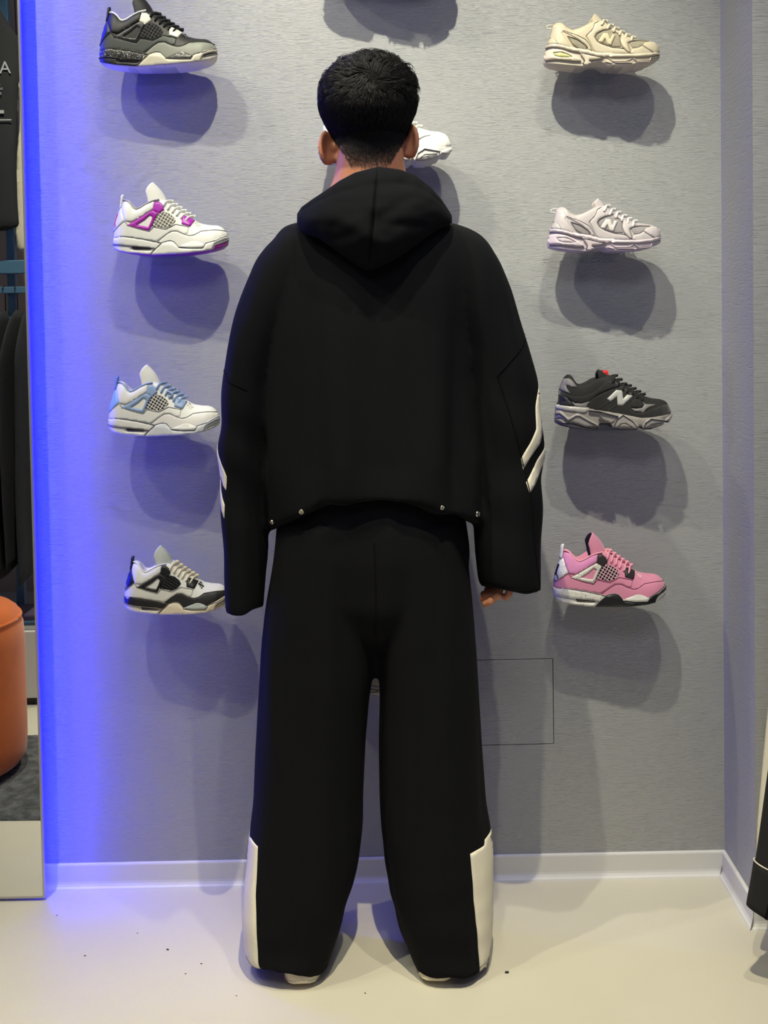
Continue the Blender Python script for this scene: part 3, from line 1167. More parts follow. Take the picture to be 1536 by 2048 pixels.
TEMPL['chunky'] = [
    ('upper', h.upper(), ('upper', 'lining')),
    ('midsole', h.sole(0.003), 'midsole'),
    ('outsole', h.outsole(0.005), 'outsole'),
    ('tongue', h.tongue((800, 220), (625, 108), 140, 0.025, 0.010, 0.5), ('tongue', 'tongue_in')),
    ('tongue_patch', None, 'patch'),
    ('heel_swoop', h.decal('heel_swoop', [(212, 260), (234, 212), (290, 205), (325, 235), (368, 300), (300, 300),
        (262, 275), (250, 300), (290, 368), (235, 355), (195, 330), (196, 305)], th=0.0022, step=16), 'trim'),
    ('heel_counter', h.decal('heel_counter', [(180, 470), (184, 380), (240, 400), (290, 450), (330, 512), (180, 500)],
        th=0.0026), 'counter'),
    ('collar_overlay', h.decal('collar_overlay', [(190, 335), (240, 365), (300, 400), (400, 405), (480, 385),
        (560, 345), (640, 280), (700, 232), (790, 240), (815, 290), (720, 320), (600, 370), (545, 410), (500, 450),
        (400, 480), (320, 460), (270, 420), (186, 395)], th=0.0024, step=18), 'overlay'),
    ('quarter_trim', h.decal('quarter_trim', [(300, 452), (340, 475), (420, 470), (500, 438), (550, 410), (500, 460),
        (470, 500), (462, 528), (335, 512)], th=0.0014), 'trim'),
    ('side_suede', h.decal('side_suede', [(545, 412), (640, 365), (815, 295), (860, 290), (960, 370), (970, 405),
        (930, 470), (930, 540), (980, 572), (1090, 575), (1180, 540), (1300, 500), (1385, 490), (1420, 580),
        (1300, 625), (1150, 645), (1050, 650), (830, 605), (570, 560), (480, 540), (500, 465)], th=0.0012), 'overlay'),
    ('mid_stripes', None, 'stripe'),
    ('initial', h.decal('initial', [(684, 424), (786, 328), (856, 338), (858, 424), (906, 382), (972, 394), (850, 502),
        (796, 494), (792, 400), (722, 458)], th=0.0038, step=14, rnd=0, edge=6), 'initial'),
    ('toe_mesh', h.decal('toe_mesh', [(935, 490), (960, 440), (1010, 425), (1060, 445), (1088, 485), (1060, 520),
        (985, 528), (945, 520)], th=0.0020, step=16), 'mesh'),
    ('toe_trim', h.decal('toe_trim', [(1060, 446), (1100, 485), (1225, 492), (1150, 515), (1100, 545), (1085, 572),
        (980, 562), (940, 525), (985, 532), (1062, 524), (1092, 487)], th=0.0026, step=14), 'trim'),
    ('heel_band', h.decal('heel_band', [(146, 498), (330, 512), (468, 525), (474, 555), (440, 582), (330, 568),
        (146, 545)], 's', th=0.0030), 'band'),
    ('heel_wave', h.decal('heel_wave', [(150, 565), (190, 555), (265, 632), (350, 582), (385, 585), (470, 640),
        (590, 700), (590, 735), (450, 735), (330, 690), (250, 690), (190, 640), (140, 650)], 's', th=0.0044, edge=20),
        'pod'),
    ('heel_pod', h.decal('heel_pod', [(140, 655), (190, 645), (250, 695), (330, 700), (450, 742), (580, 752),
        (500, 758), (300, 738), (150, 700)], 's', th=0.0030, edge=20), 'pod2'),
    ('mid_bar', h.decal('mid_bar', [(480, 545), (570, 556), (790, 605), (810, 620), (770, 670), (720, 690), (640, 660),
        (590, 610), (480, 590)], 's', th=0.0018), 'pod'),
    ('middle_pod', h.decal('middle_pod', [(735, 735), (770, 660), (800, 610), (850, 592), (890, 610), (950, 655),
        (1015, 710), (1010, 748), (820, 748)], 's', th=0.0052, edge=26), 'pod'),
    ('middle_pod_core', h.decal('middle_pod_core', [(790, 735), (820, 690), (860, 680), (930, 700), (965, 735),
        (880, 745)], 's', th=0.0068, edge=16), 'pod2'),
    ('front_pod', h.decal('front_pod', [(1055, 740), (1070, 690), (1100, 655), (1150, 632), (1230, 640), (1300, 650),
        (1300, 690), (1280, 708), (1150, 742)], 's', th=0.0050, edge=26), 'pod'),
    ('front_pod_core', h.decal('front_pod_core', [(1090, 725), (1120, 695), (1160, 680), (1255, 675), (1270, 695),
        (1150, 725)], 's', th=0.0066, edge=16), 'pod2'),
    ('toe_pod', h.decal('toe_pod', [(1310, 665), (1350, 630), (1425, 592), (1426, 620), (1400, 652), (1365, 678)], 's',
        th=0.0034), 'pod'),
    ('laces', h.laces((780, 205), (1090, 402), 7, 0.0036, 0.011, 0.001, 0.010, 0.7), 'lace'),
]
a = Acc()
for o_ in (0, 95):
    h.ribbon_acc(a, [(600 + o_, 525 + o_ * 0.3), (720 + o_ * 0.7, 450 + o_ * 0.45)], 9, 0.0020)
TEMPL['chunky'][10] = ('mid_stripes', a.mesh('mid_stripes'), 'stripe')
x, z = h.cv((700, 152))
a = Acc()
rg = [[(x + dx, y_ * 1.0, z + dz) for y_, dz in ((-0.012, -0.008), (-0.012, 0.003), (-0.006, 0.007), (0.006, 0.007),
                                                 (0.012, 0.003), (0.012, -0.008))] for dx in (-0.007, 0.006)]
a.add(loft_arrays(rg))
TEMPL['chunky'][4] = ('tongue_patch', a.mesh('tongue_patch', False), 'patch')

TEMPL['chunky'].append(('sole_grooves', lines(CT, 'sole_grooves', 's', 0.0072, 6, [
    [(150, 600), (190, 588), (265, 662), (340, 610), (385, 612), (480, 668), (585, 722)],
    [(150, 655), (215, 690), (300, 684), (420, 722), (560, 745)], [(740, 742), (785, 645), (850, 600), (950, 662), (1012, 738)],
    [(785, 740), (820, 692), (880, 684), (970, 740)], [(1060, 748), (1085, 682), (1150, 640), (1290, 658)],
    [(1095, 732), (1150, 692), (1265, 680)], [(480, 548), (600, 562), (800, 614)], [(590, 640), (700, 668)]]), 'groove'))
TEMPL['low'].append(('overlay_seams', lines(LT, 'overlay_seams', 'u', 0.0032, 5, [
    [(360, 352), (470, 390), (540, 440), (580, 484)], [(360, 352), (415, 440), (470, 484)], [(318, 290), (470, 345), (560, 395), (615, 470), (625, 515)],
    [(565, 350), (640, 275), (662, 215), (710, 188)], [(855, 262), (745, 292), (680, 325), (655, 365), (685, 415), (760, 455), (860, 488), (960, 500), (1020, 545)],
    [(860, 292), (948, 350), (932, 420), (955, 480), (1010, 545)], [(1270, 405), (1150, 402), (1060, 416), (1018, 435), (1040, 545)],
    [(1182, 466), (1240, 502), (1310, 540)], [(235, 385), (262, 438)], [(190, 345), (250, 440)]]), 'seam'))
TEMPL['low'].append(('sole_grooves', lines(LT, 'sole_grooves', 's', 0.0036, 5, [
    [(146, 460), (250, 474), (400, 520), (560, 552), (700, 586), (900, 598), (1100, 600), (1250, 586), (1392, 545)],
    [(128, 610), (250, 612), (430, 634), (505, 634)], [(500, 565), (545, 622), (522, 658)], [(590, 622), (660, 618), (745, 604)]]), 'seam'))


def sm(col, rough=0.55, kind='leather'):
    key = 'shoe_%s_%s_%s' % (kind, '%02x%02x%02x' % tuple(int(max(0, min(1, c)) * 255) for c in lin(col)[:3]), rough)
    if kind == 'speck':
        return mat(key, col, rough, speck=(420, 0.63, (0.12, 0.12, 0.13)), bump=(300, 0.1))
    if kind == 'speckw':
        return mat(key, col, rough, speck=(420, 0.60, (0.75, 0.75, 0.73)), bump=(300, 0.1))
    if kind == 'suede':
        return mat(key, col, 0.9, bump=(700, 0.35), sheen=0.3)
    if kind == 'mesh':
        return mat(key, col, 0.85, bump=(900, 0.9, (1, 1, 1), 0.002))
    return mat(key, col, rough, bump=(350, 0.12))


SUBPART = {'netting': 'net_backing', 'toe_vent': 'upper', 'collar_piping': 'collar_panel', 'heel_emblem': 'heel_panel',
           'tongue_patch': 'tongue', 'sole_grooves': 'midsole', 'air_window': 'heel_clip', 'heel_gel': 'heel_cushion',
           'upper_seams': 'upper', 'overlay_seams': 'upper', 'middle_pod_core': 'middle_pod',
           'front_pod_core': 'front_pod', 'sole_ridges': 'midsole', 'mid_stripes': 'side_suede'}


def shoe(tmpl, colours, label, px0, px1, pyb, y=-0.072, group='sneakers displayed on the wall', name='sneaker',
         skip=()):
    """px0/px1 heel and toe columns and sole row in the photograph, on the shelf plane"""
    T = {'high': HT, 'low': LT, 'chunky': CT}[tmpl]
    A = at_y(px0, pyb, y - 0.035)
    B = at_y(px1, pyb, y - 0.035)
    sc = (B.x - A.x) / T.L
    zb = (A.z + B.z) / 2
    t = thing(name, label, 'shoe', (A.x, y, zb), group=group, scale=sc)
    made = []
    for nm, me, key in TEMPL[tmpl]:
        if nm in skip:
            continue
        ks = key if isinstance(key, tuple) else (key,)
        ms = [colours[k] if k in colours else colours['upper'] for k in ks]
        if ms[0] is None:
            continue
        made.append((nm, obj_om(nm, me, ms if len(ms) > 1 else ms[0], t)))
    first = dict(reversed(made))
    ey = [o for nm, o in made if nm == 'eyelet']
    for i, o in enumerate(ey):                            # pieces of a part hang under that part
        o.parent = first['eyelet_plate' if i < len(ey) // 2 else 'toe_eyelet_plate']
    for nm, o in made:
        if nm in SUBPART and SUBPART[nm] in first:
            o.parent = first[SUBPART[nm]]
        if nm == 'initial':
            o.parent = first['side_mesh' if 'side_mesh' in first else 'side_suede']
    return t, zb, A.x, B.x


# clear acrylic shelf bracket
def acrylic():
    m = bpy.data.materials.new('clear_acrylic')
    m.use_nodes = True
    nt = m.node_tree
    nt.nodes.clear()
    o = nt.nodes.new('ShaderNodeOutputMaterial')
    tr = nt.nodes.new('ShaderNodeBsdfTransparent')
    tr.inputs[0].default_value = (0.96, 0.97, 0.985, 1)
    gl = nt.nodes.new('ShaderNodeBsdfGlossy')
    gl.inputs['Roughness'].default_value = 0.08
    fr = nt.nodes.new('ShaderNodeLayerWeight')
    fr.inputs[0].default_value = 0.06
    mx = nt.nodes.new('ShaderNodeMixShader')
    nt.links.new(fr.outputs['Facing'], mx.inputs[0])
    nt.links.new(tr.outputs[0], mx.inputs[1])
    nt.links.new(gl.outputs[0], mx.inputs[2])
    nt.links.new(mx.outputs[0], o.inputs[0])
    return m


M_ACR = acrylic()


def shelf(xc, zt, label, w=0.105):
    t = thing('acrylic_shelf', label, 'shelf', (xc, 0, zt), group='clear acrylic shelves on the wall')
    bm = bmesh.new()
    box_bm(bm, (-w / 2, -0.104, -0.0035), (w / 2, -0.0008, 0.0), 0.0010)
    obj('plate', bm_mesh('plate', bm), M_ACR, t)
    bm = bmesh.new()
    box_bm(bm, (-w / 2, -0.0045, -0.018), (w / 2, -0.0008, -0.0036), 0.0010)
    obj('back_lip', bm_mesh('back_lip', bm), M_ACR, t)
    return t


W_ = (0.86, 0.86, 0.84)
CREAM = (0.85, 0.80, 0.68)
DK = (0.055, 0.055, 0.06)


def high_cols(upper, quarter, mud, collar, heel, wing, plate, net, netb, clip, rim, supp, bump, toe, out, tongue, tin,
              lace, tab, piping, mids, emblem=None, holes=(0.05, 0.05, 0.05), lining=None, suede=False,
              clipkind='leather', window=(0.10, 0.09, 0.09), wkind='leather'):
    k = 'suede' if suede else 'leather'
    dk_ = tuple(c * 0.72 for c in quarter)
    gv = tuple(c * 0.55 for c in supp) if max(supp) > 0.3 else tuple(c * 0.7 for c in clip)
    return dict(upper=sm(upper, kind=k), quarter=sm(quarter, kind=k), mudguard=sm(mud, kind=k), collar=sm(collar, kind=k),
                heel=sm(heel, 0.4, 'speck' if wkind == 'speck' else 'leather'), wing=sm(wing, 0.4, wkind),
                plate=sm(plate, 0.4), net=sm(net, 0.5), net_back=sm(netb, 0.8, 'mesh'), clip=sm(clip, 0.45, clipkind),
                rim=sm(rim, 0.45), support=sm(supp, 0.4), bump=sm(bump, 0.45, 'speckw' if clipkind == 'speckw' else 'leather'),
                toe=sm(toe, 0.4), outsole=sm(out, 0.5), tongue=sm(tongue, kind=k), tongue_in=sm(tin, 0.8),
                lace=sm(lace, 0.9), tab=sm(tab, 0.4, 'speck' if wkind == 'speck' else 'leather'), piping=sm(piping, 0.8),
                midsole=sm(mids, 0.5), emblem=(sm(emblem, 0.4) if emblem else None), holes=sm(holes, 0.8),
                lining=sm(lining or collar, 0.9), window=sm(window, 0.25), seam=sm(dk_, 0.8), groove=sm(gv, 0.8))


G1 = (0.22, 0.24, 0.23)
BK = dict()
SH = []
pk = (0.82, 0.52, 0.63)
SH.append(shoe('high', high_cols(DK, G1, (0.48, 0.49, 0.46), DK, (0.10, 0.10, 0.16), (0.17, 0.18, 0.18), (0.82, 0.81, 0.76),
    (0.20, 0.20, 0.21), (0.05, 0.05, 0.05), (0.11, 0.11, 0.11), (0.11, 0.11, 0.11), (0.72, 0.70, 0.64),
    (0.11, 0.11, 0.11), (0.82, 0.80, 0.75), (0.84, 0.82, 0.78), DK, (0.75, 0.74, 0.70), DK, (0.09, 0.09, 0.12),
    (0.86, 0.86, 0.86), (0.20, 0.20, 0.20), None, lining=DK, clipkind='speckw'),
    'black and charcoal high-cut sneaker with white eyelet plates in the top left corner', 193, 431, 133))
SH.append(shoe('high', high_cols(W_, W_, W_, W_, W_, (0.62, 0.13, 0.64), (0.62, 0.13, 0.64), (0.88, 0.87, 0.82),
    (0.45, 0.44, 0.42), W_, W_, W_, W_, (0.60, 0.16, 0.60), (0.58, 0.12, 0.62), W_, W_, W_, W_, (0.62, 0.60, 0.60), W_,
    (0.75, 0.2, 0.4), holes=(0.5, 0.1, 0.52), lining=W_),
    'white high-cut sneaker with magenta side wing and magenta sole', 221, 454, 509))
BL = (0.52, 0.61, 0.75)
SH.append(shoe('high', high_cols(W_, W_, (0.86, 0.85, 0.84), W_, (0.55, 0.70, 0.88), BL, BL, (0.88, 0.87, 0.84),
    (0.22, 0.22, 0.24), W_, W_, (0.78, 0.79, 0.82), W_, (0.84, 0.84, 0.80), (0.74, 0.77, 0.83), W_, W_, BL,
    (0.40, 0.52, 0.78), BL, W_, None, holes=(0.14, 0.15, 0.2), lining=BL, window=(0.13, 0.10, 0.05)),
    'white high-cut sneaker with pale blue wing, laces and collar', 211, 436, 872))
SH.append(shoe('high', high_cols(W_, (0.84, 0.84, 0.80), (0.12, 0.12, 0.12), W_, (0.08, 0.08, 0.14), DK, DK,
    (0.10, 0.10, 0.11), (0.03, 0.03, 0.03), (0.08, 0.08, 0.09), (0.84, 0.82, 0.76), (0.85, 0.80, 0.70),
    (0.66, 0.69, 0.67), (0.86, 0.82, 0.68), (0.83, 0.80, 0.70), (0.72, 0.74, 0.72), W_, (0.86, 0.82, 0.70),
    (0.08, 0.08, 0.12), W_, (0.84, 0.81, 0.74), (0.5, 0.5, 0.5), holes=(0.25, 0.25, 0.25), lining=W_,
    window=(0.16, 0.14, 0.12)),
    'white high-cut sneaker with black wing, black mudguard and cream laces', 243, 455, 1229))
SH.append(shoe('high', high_cols(pk, pk, pk, (0.84, 0.54, 0.72), (0.86, 0.86, 0.86), (0.82, 0.81, 0.77), (0.16, 0.14, 0.14),
    (0.90, 0.72, 0.78), (0.07, 0.05, 0.06), (0.86, 0.85, 0.82), (0.86, 0.85, 0.82), (0.07, 0.07, 0.07),
    (0.84, 0.83, 0.80), (0.80, 0.79, 0.75), (0.82, 0.80, 0.75), pk, (0.07, 0.05, 0.08), (0.90, 0.62, 0.70),
    (0.86, 0.86, 0.86), (0.90, 0.62, 0.68), (0.86, 0.85, 0.82), (0.05, 0.04, 0.06), holes=(0.35, 0.30, 0.30),
    lining=(0.90, 0.66, 0.64), suede=True, clipkind='speck', wkind='speck', window=(0.22, 0.18, 0.16)),
    'pink suede high-cut sneaker with black and white speckled sole', 1111, 1338, 1213))


def low_cols(c1, c2, mesh, sole, gel, ini, lin_, lace):
    return dict(upper=sm(c1), lining=sm(lin_, 0.9), midsole=sm(sole, 0.5), outsole=sm(sole, 0.6), tongue=sm(c2, 0.8),
                tongue_in=sm(lin_, 0.9), overlay=sm(c2, 0.5), overlay2=sm(c2, 0.5), mesh=sm(mesh, 0.9, 'mesh'),
                initial=sm(ini, 0.5), toecap=sm(c2, 0.7), toewrap=sm(sole, 0.5), band=sm(sole, 0.45), gel=sm(gel, 0.3), seam=sm(tuple(c * 0.72 for c in c1), 0.8),
                lace=sm(lace, 0.9))


SH.append(shoe('low', low_cols((0.69, 0.64, 0.55), (0.73, 0.69, 0.60), (0.60, 0.57, 0.50), (0.78, 0.74, 0.67),
    (0.73, 0.74, 0.50), (0.75, 0.71, 0.58), (0.75, 0.70, 0.59), (0.80, 0.77, 0.69)),
    'cream running shoe with a yellow gel heel window in the top right', 1090, 1326, 133))
SH.append(shoe('low', low_cols((0.66, 0.63, 0.64), (0.71, 0.68, 0.69), (0.59, 0.57, 0.58), (0.77, 0.72, 0.75),
    (0.76, 0.71, 0.73), (0.78, 0.76, 0.75), (0.76, 0.73, 0.71), (0.82, 0.80, 0.80)),
    'pale lilac grey running shoe below the cream one', 1098, 1328, 503))


def chunky_cols(c1, c2, mesh, trim, sole, pod, pod2, out, ini, patch, lace, stripe, band):
    return dict(upper=sm(c1, 0.8), lining=sm(c1, 0.9), midsole=sm(sole, 0.45), outsole=sm(out, 0.6), tongue=sm(c1, 0.85),
                tongue_in=sm(c1, 0.9), patch=sm(patch, 0.7), trim=sm(trim, 0.6), counter=sm(c2, 0.6),
                overlay=sm(c2, 0.9, 'suede'), mesh=sm(mesh, 0.9, 'mesh'), initial=sm(ini, 0.35), stripe=sm(stripe, 0.7),
                band=sm(band, 0.3), pod=sm(pod, 0.45), pod2=sm(pod2, 0.5), lace=sm(lace, 0.9), groove=sm(tuple(c * 0.55 for c in pod2), 0.8))


SH.append(shoe('chunky', chunky_cols((0.055, 0.055, 0.058), (0.05, 0.05, 0.055), (0.12, 0.12, 0.12), (0.44, 0.43, 0.43),
    (0.56, 0.54, 0.52), (0.56, 0.54, 0.53), (0.47, 0.45, 0.44), (0.16, 0.16, 0.16), (0.66, 0.66, 0.65),
    (0.72, 0.10, 0.12), (0.05, 0.05, 0.05), (0.15, 0.15, 0.15), (0.66, 0.65, 0.63)),
    'black chunky running shoe with silver initial and grey podded sole', 1113, 1350, 858))
WH = (0.84, 0.83, 0.80)
white = chunky_cols(WH, (0.89, 0.88, 0.85), (0.86, 0.85, 0.82), (0.86, 0.85, 0.83), WH, WH, (0.86, 0.85, 0.82), WH,
                    (0.84, 0.83, 0.80), (0.85, 0.84, 0.8), WH, (0.84, 0.83, 0.8), WH)
SH.append(shoe('chunky', white, 'white chunky running shoe half hidden behind the head', 636, 906, 325))
SH.append(shoe('low', low_cols((0.74, 0.72, 0.66), (0.80, 0.77, 0.69), (0.5, 0.5, 0.5), (0.86, 0.82, 0.68),
    (0.8, 0.8, 0.6), (0.8, 0.78, 0.7), (0.6, 0.6, 0.58), (0.84, 0.82, 0.76)),
    'cream and grey running shoe glimpsed between the trouser legs', 648, 872, 1397))
SH.append(shoe('chunky', white, 'white chunky shoe above the frame casting the top shadow', 640, 902, -64))
SHELFLAB = ['black and charcoal sneaker', 'magenta winged sneaker', 'pale blue winged sneaker', 'black winged white sneaker',
            'pink sneaker', 'cream running shoe', 'lilac grey running shoe', 'black chunky shoe',
            'white shoe behind the head', 'shoe between the trouser legs', 'white shoe above the frame']
for (t, zb, xa, xb), lb in zip(SH, SHELFLAB):
    shelf(xa + (xb - xa) * 0.46, zb - 0.0005, 'clear acrylic shelf under the ' + lb)

# loose bow on the pale blue pair
t, zb, xa, xb = SH[2]
a = Acc()
for pts in ([(0.142, -0.012, 0.104), (0.150, -0.022, 0.112), (0.166, -0.034, 0.110), (0.172, -0.036, 0.100), (0.160, -0.030, 0.098), (0.146, -0.016, 0.100)],
            [(0.136, -0.010, 0.110), (0.146, -0.006, 0.118), (0.160, 0.000, 0.112), (0.168, 0.004, 0.100), (0.178, 0.0, 0.092)],
            [(0.150, -0.018, 0.096), (0.166, -0.030, 0.088), (0.180, -0.034, 0.080), (0.190, -0.030, 0.074)]):
    arr = np.array([Vector(pts[int(i)]).lerp(Vector(pts[min(int(i) + 1, len(pts) - 1)]), i % 1) for i in
                    np.linspace(0, len(pts) - 1, 24)])
    for c_ in range(3):
        arr[:, c_] = smooth_arr(arr[:, c_], 4)
    a.add(tube_arrays([tuple(p) for p in arr], 0.0036, 8, 0.5))
obj('lace_bow', a.mesh('lace_bow'), sm(BL, 0.9), t)


# ------------------------------------------------------------------ the person seen from behind
YB = -0.335                                               # depth of the body's middle
M_SKIN = mat('skin', (0.66, 0.45, 0.33), 0.5, bump=(260, 0.12), sss=0.2, vary=(18, (0.67, 0.43, 0.32)))
M_HAIR = mat('black_hair', (0.05, 0.042, 0.04), 0.5, spec=0.35)
M_BLACK = mat('black_sweat_cloth', (0.030, 0.035, 0.050), 0.92, bump=(900, 0.25), spec=0.15)
M_BLACK2 = mat('black_seam_thread', (0.03, 0.03, 0.034), 0.9, spec=0.1)
M_CREAMCL = mat('off_white_panel_cloth', (0.83, 0.81, 0.74), 0.85, bump=(800, 0.2), spec=0.2)
M_SNAP = mat('snap_metal', (0.75, 0.73, 0.66), 0.25, metal=1.0)

person = thing('person', 'person seen from behind in black hoodie and wide black trousers, standing before the shoe wall',
               'person', (at_z(745, 1950, 0).x, YB, 0))
PINV = Matrix.Translation(-person.location)


def pobj(name, me, m, parent=None):
    """mesh given in world space, parented under the person (or one of its parts, whose origin is the person's)"""
    me.transform(PINV)
    return obj(name, me, m, parent or person)


def wp(px, py, dy=0.0):
    return at_y(px, py, YB + dy)


# ---- trousers -------------------------------------------------------------
legL = RowLoft([(1035, 560, 760, YB, 0.125, 0.11), (1100, 550, 758, YB, 0.125, 0.11), (1200, 538, 757, YB, 0.12, 0.11),
                (1300, 529, 754, YB, 0.115), (1340, 526, 750, YB, 0.115), (1400, 521, 739, YB, 0.112), (1480, 517, 731, YB, 0.11),
                (1600, 512, 726, YB, 0.11), (1650, 504, 727, YB, 0.112), (1720, 496, 719, YB, 0.115),
                (1780, 490, 706, YB, 0.118), (1830, 488, 692, YB, 0.118), (1870, 490, 680, YB, 0.115),
                (1895, 496, 670, YB - 0.003, 0.120), (1909, 503, 664, YB - 0.003, 0.120)], n=72, nr=90, e=2.25)
legR = RowLoft([(1035, 735, 918, YB, 0.125, 0.11), (1100, 738, 930, YB, 0.125, 0.11), (1200, 745, 943, YB, 0.12, 0.11),
                (1300, 752, 955, YB, 0.115), (1340, 757, 958, YB, 0.115), (1400, 759, 962, YB, 0.112),
                (1480, 758, 966, YB, 0.11), (1600, 761, 974, YB, 0.11), (1650, 764, 985, YB, 0.112),
                (1720, 772, 988, YB, 0.115), (1780, 780, 987, YB, 0.118), (1830, 792, 985, YB, 0.118),
                (1870, 806, 982, YB, 0.115), (1895, 816, 978, YB - 0.003, 0.120), (1909, 824, 971, YB - 0.003, 0.120)],
               n=72, nr=90, e=2.25)
hips = RowLoft([(960, 590, 905, YB, 0.115, 0.10), (1030, 556, 928, YB, 0.13, 0.11), (1100, 549, 938, YB, 0.132, 0.11),
                (1200, 560, 925, YB, 0.12, 0.10), (1250, 630, 860, YB, 0.09, 0.08), (1290, 715, 790, YB, 0.04, 0.04)],
               n=72, nr=40, e=2.3)


def fold_trousers(co, nr):
    out = co.copy()
    zt = wp(750, 1040).z
    for i in range(len(co)):
        x, y, z = co[i]
        a = noise.noise(Vector((x * 16, y * 10, z * 1.6))) * 0.010
        a += noise.noise(Vector((x * 34, y * 22 + 3, z * 3.0))) * 0.004
        k = max(0.0, 1 - abs(z - 0.12) / 0.16)            # cloth settling above the shoes
        a += k * 0.004 * noise.noise(Vector((x * 9, y * 9, z * 22)))
        out[i] += nr[i] * a
    out[:, 2] = np.maximum(out[:, 2], 0.006)
    return out


YHEM = -0.458


def leg_arrays(rl, hx, hy, zmin=0.012):
    rg = rl.rings()
    n_ = len(rg)
    for j in range(rl.n):
        th_ = 2 * PI * j / rl.n
        p = rg[-1][j]
        xl, xr = rl.par(rl.py[-1])[:2]
        px = (xl + xr) / 2 + (xr - xl) / 2 * sgnpow(math.sin(th_), 2 / rl.e)
        zz = at_y(px, float(np.interp(px, hx, hy)), p.y).z if math.cos(th_) > 0 else at_y(px, float(np.interp(px, hx, hy)), YB).z
        dz = max(zmin, zz) - p.z
        for i in range(n_ - 10, n_):
            rg[i][j] = rg[i][j] + Vector((0, 0, dz * ((i - n_ + 11) / 10.0) ** 1.5))
    return loft_arrays(rg)


acc = Acc().add(leg_arrays(legL, [500, 530, 560, 600, 650, 666], [1926, 1938, 1950, 1957, 1950, 1922])).add(
    leg_arrays(legR, [824, 850, 900, 950, 972], [1938, 1956, 1961, 1957, 1926]))
acc.add(hips.arrays())
me_tr = remesh('trousers', acc, 0.005, 5, fold_trousers)
BV_T = bvh_of(me_tr)
trousers = pobj('trousers', me_tr, M_BLACK)
trousers['label'] = 'wide black sweat trousers with off-white side panels'


def cloth_surf(rl, bv, centre_dy=0.0):
    """pixel row/column -> point on the remeshed cloth and its outward normal"""
    def fn(px, py):
        p = rl.pt(py, rl.px2th(px, py))
        hit, n, _, _ = bv.find_nearest(p)
        xl, xr, Yc = rl.par(py)[:3]
        c = at_y((xl + xr) / 2, py, Yc)
        o = (p - c)
        o.z = 0
        if n.dot(o) < 0:
            n = -n
        return hit, n
    return fn


def cloth_piece(name, poly, rl, bv, th, m, parent, step=6, rnd=1, edge=3, sink=0.002, label=None):
    a_ = Acc().add(draped_arrays(poly, cloth_surf(rl, bv), th, (), step, rnd, edge, sink))
    o = pobj(name, a_.mesh(name), m, parent)
    if label:
        o['label'] = label
    return o


def cloth_seam(name, line, rl, bv, w, th, m, parent, step=6):
    fn = cloth_surf(rl, bv)
    P = []
    for i in range(len(line) - 1):
        a_, b_ = np.array(line[i], float), np.array(line[i + 1], float)
        k = max(1, int(np.hypot(*(b_ - a_)) / step))
        P += [a_ + (b_ - a_) * j / k for j in range(k)]
    P.append(np.array(line[-1], float))
    v, f = [], []
    for i, p in enumerate(P):
        t_ = P[min(i + 1, len(P) - 1)] - P[max(i - 1, 0)]
        t_ /= np.hypot(*t_) + 1e-9
        n2 = np.array((-t_[1], t_[0])) * w / 2
        for sd, o in ((-1, -0.001), (-0.5, th), (0.5, th), (1, -0.001)):
            q, n = fn(*(p + n2 * sd))
            v.append(q + n * o)
    for i in range(len(P) - 1):
        for j in range(3):
            b_ = i * 4 + j
            f.append((b_, b_ + 1, b_ + 5, b_ + 4))
    return pobj(name, Acc().add((v, f)).mesh(name), m, parent)


pnl = cloth_piece('side_panel', [(498, 1658), (508, 1659), (523, 1661), (522, 1750), (526, 1850), (528, 1905), (470, 1900),
                           (455, 1840), (470, 1760), (490, 1700)], legL, BV_T, 0.0020, M_CREAMCL, trousers, rnd=0,
                  label='off-white panel on the left calf')
pnr = cloth_piece('side_panel', [(934, 1664), (950, 1661), (965, 1659), (967, 1650), (982, 1647), (993, 1700), (990, 1800), (986, 1880),
                           (980, 1900), (955, 1898), (947, 1800), (940, 1720)], legR, BV_T, 0.0020, M_CREAMCL, trousers, rnd=0,
                  label='off-white panel on the right calf')
cloth_seam('panel_hem_stitch', [(470, 1884), (500, 1888), (526, 1889)], legL, BV_T, 2.0, 0.0028, mat('grey_thread', (0.45, 0.43, 0.38), 0.9), pnl)
cloth_seam('panel_hem_stitch', [(953, 1886), (970, 1884), (984, 1878)], legR, BV_T, 2.0, 0.0028, MATS['grey_thread'], pnr)
cloth_seam('hem_stitch', [(532, 1893), (580, 1897), (630, 1897), (660, 1892)], legL, BV_T, 2.5, 0.0012, M_BLACK2, trousers)
cloth_seam('hem_stitch', [(836, 1894), (880, 1897), (920, 1897), (950, 1894)], legR, BV_T, 2.5, 0.0012, M_BLACK2, trousers)
cloth_seam('back_seam', [(748, 1060), (751, 1150), (752, 1240), (752, 1300)], hips, BV_T, 3, 0.0012, M_BLACK2, trousers)


def snap(px, py, rl, bv, parent, r=0.0055, name='snap_button'):
    p, n = cloth_surf(rl, bv)(px, py)
    q = n.to_track_quat('Z', 'Y')
    prof = [(0.0, 0.0022), (0.3, 0.0020), (0.42, 0.0012), (0.6, 0.0012), (0.72, 0.0026), (0.9, 0.0026), (1.0, 0.0016),
            (1.0, -0.001)]
    rings = [[p + n * 0.001 + q @ Vector((rr * r * math.cos(2 * PI * k / 20), rr * r * math.sin(2 * PI * k / 20), zz))
              for k in range(20)] for rr, zz in prof]
    return pobj(name, Acc().add(loft_arrays(rings, False, False)).mesh(name), M_SNAP, parent)


snap(966, 1896, legR, BV_T, trousers, 0.004)
snap(507, 1896, legL, BV_T, trousers, 0.004)

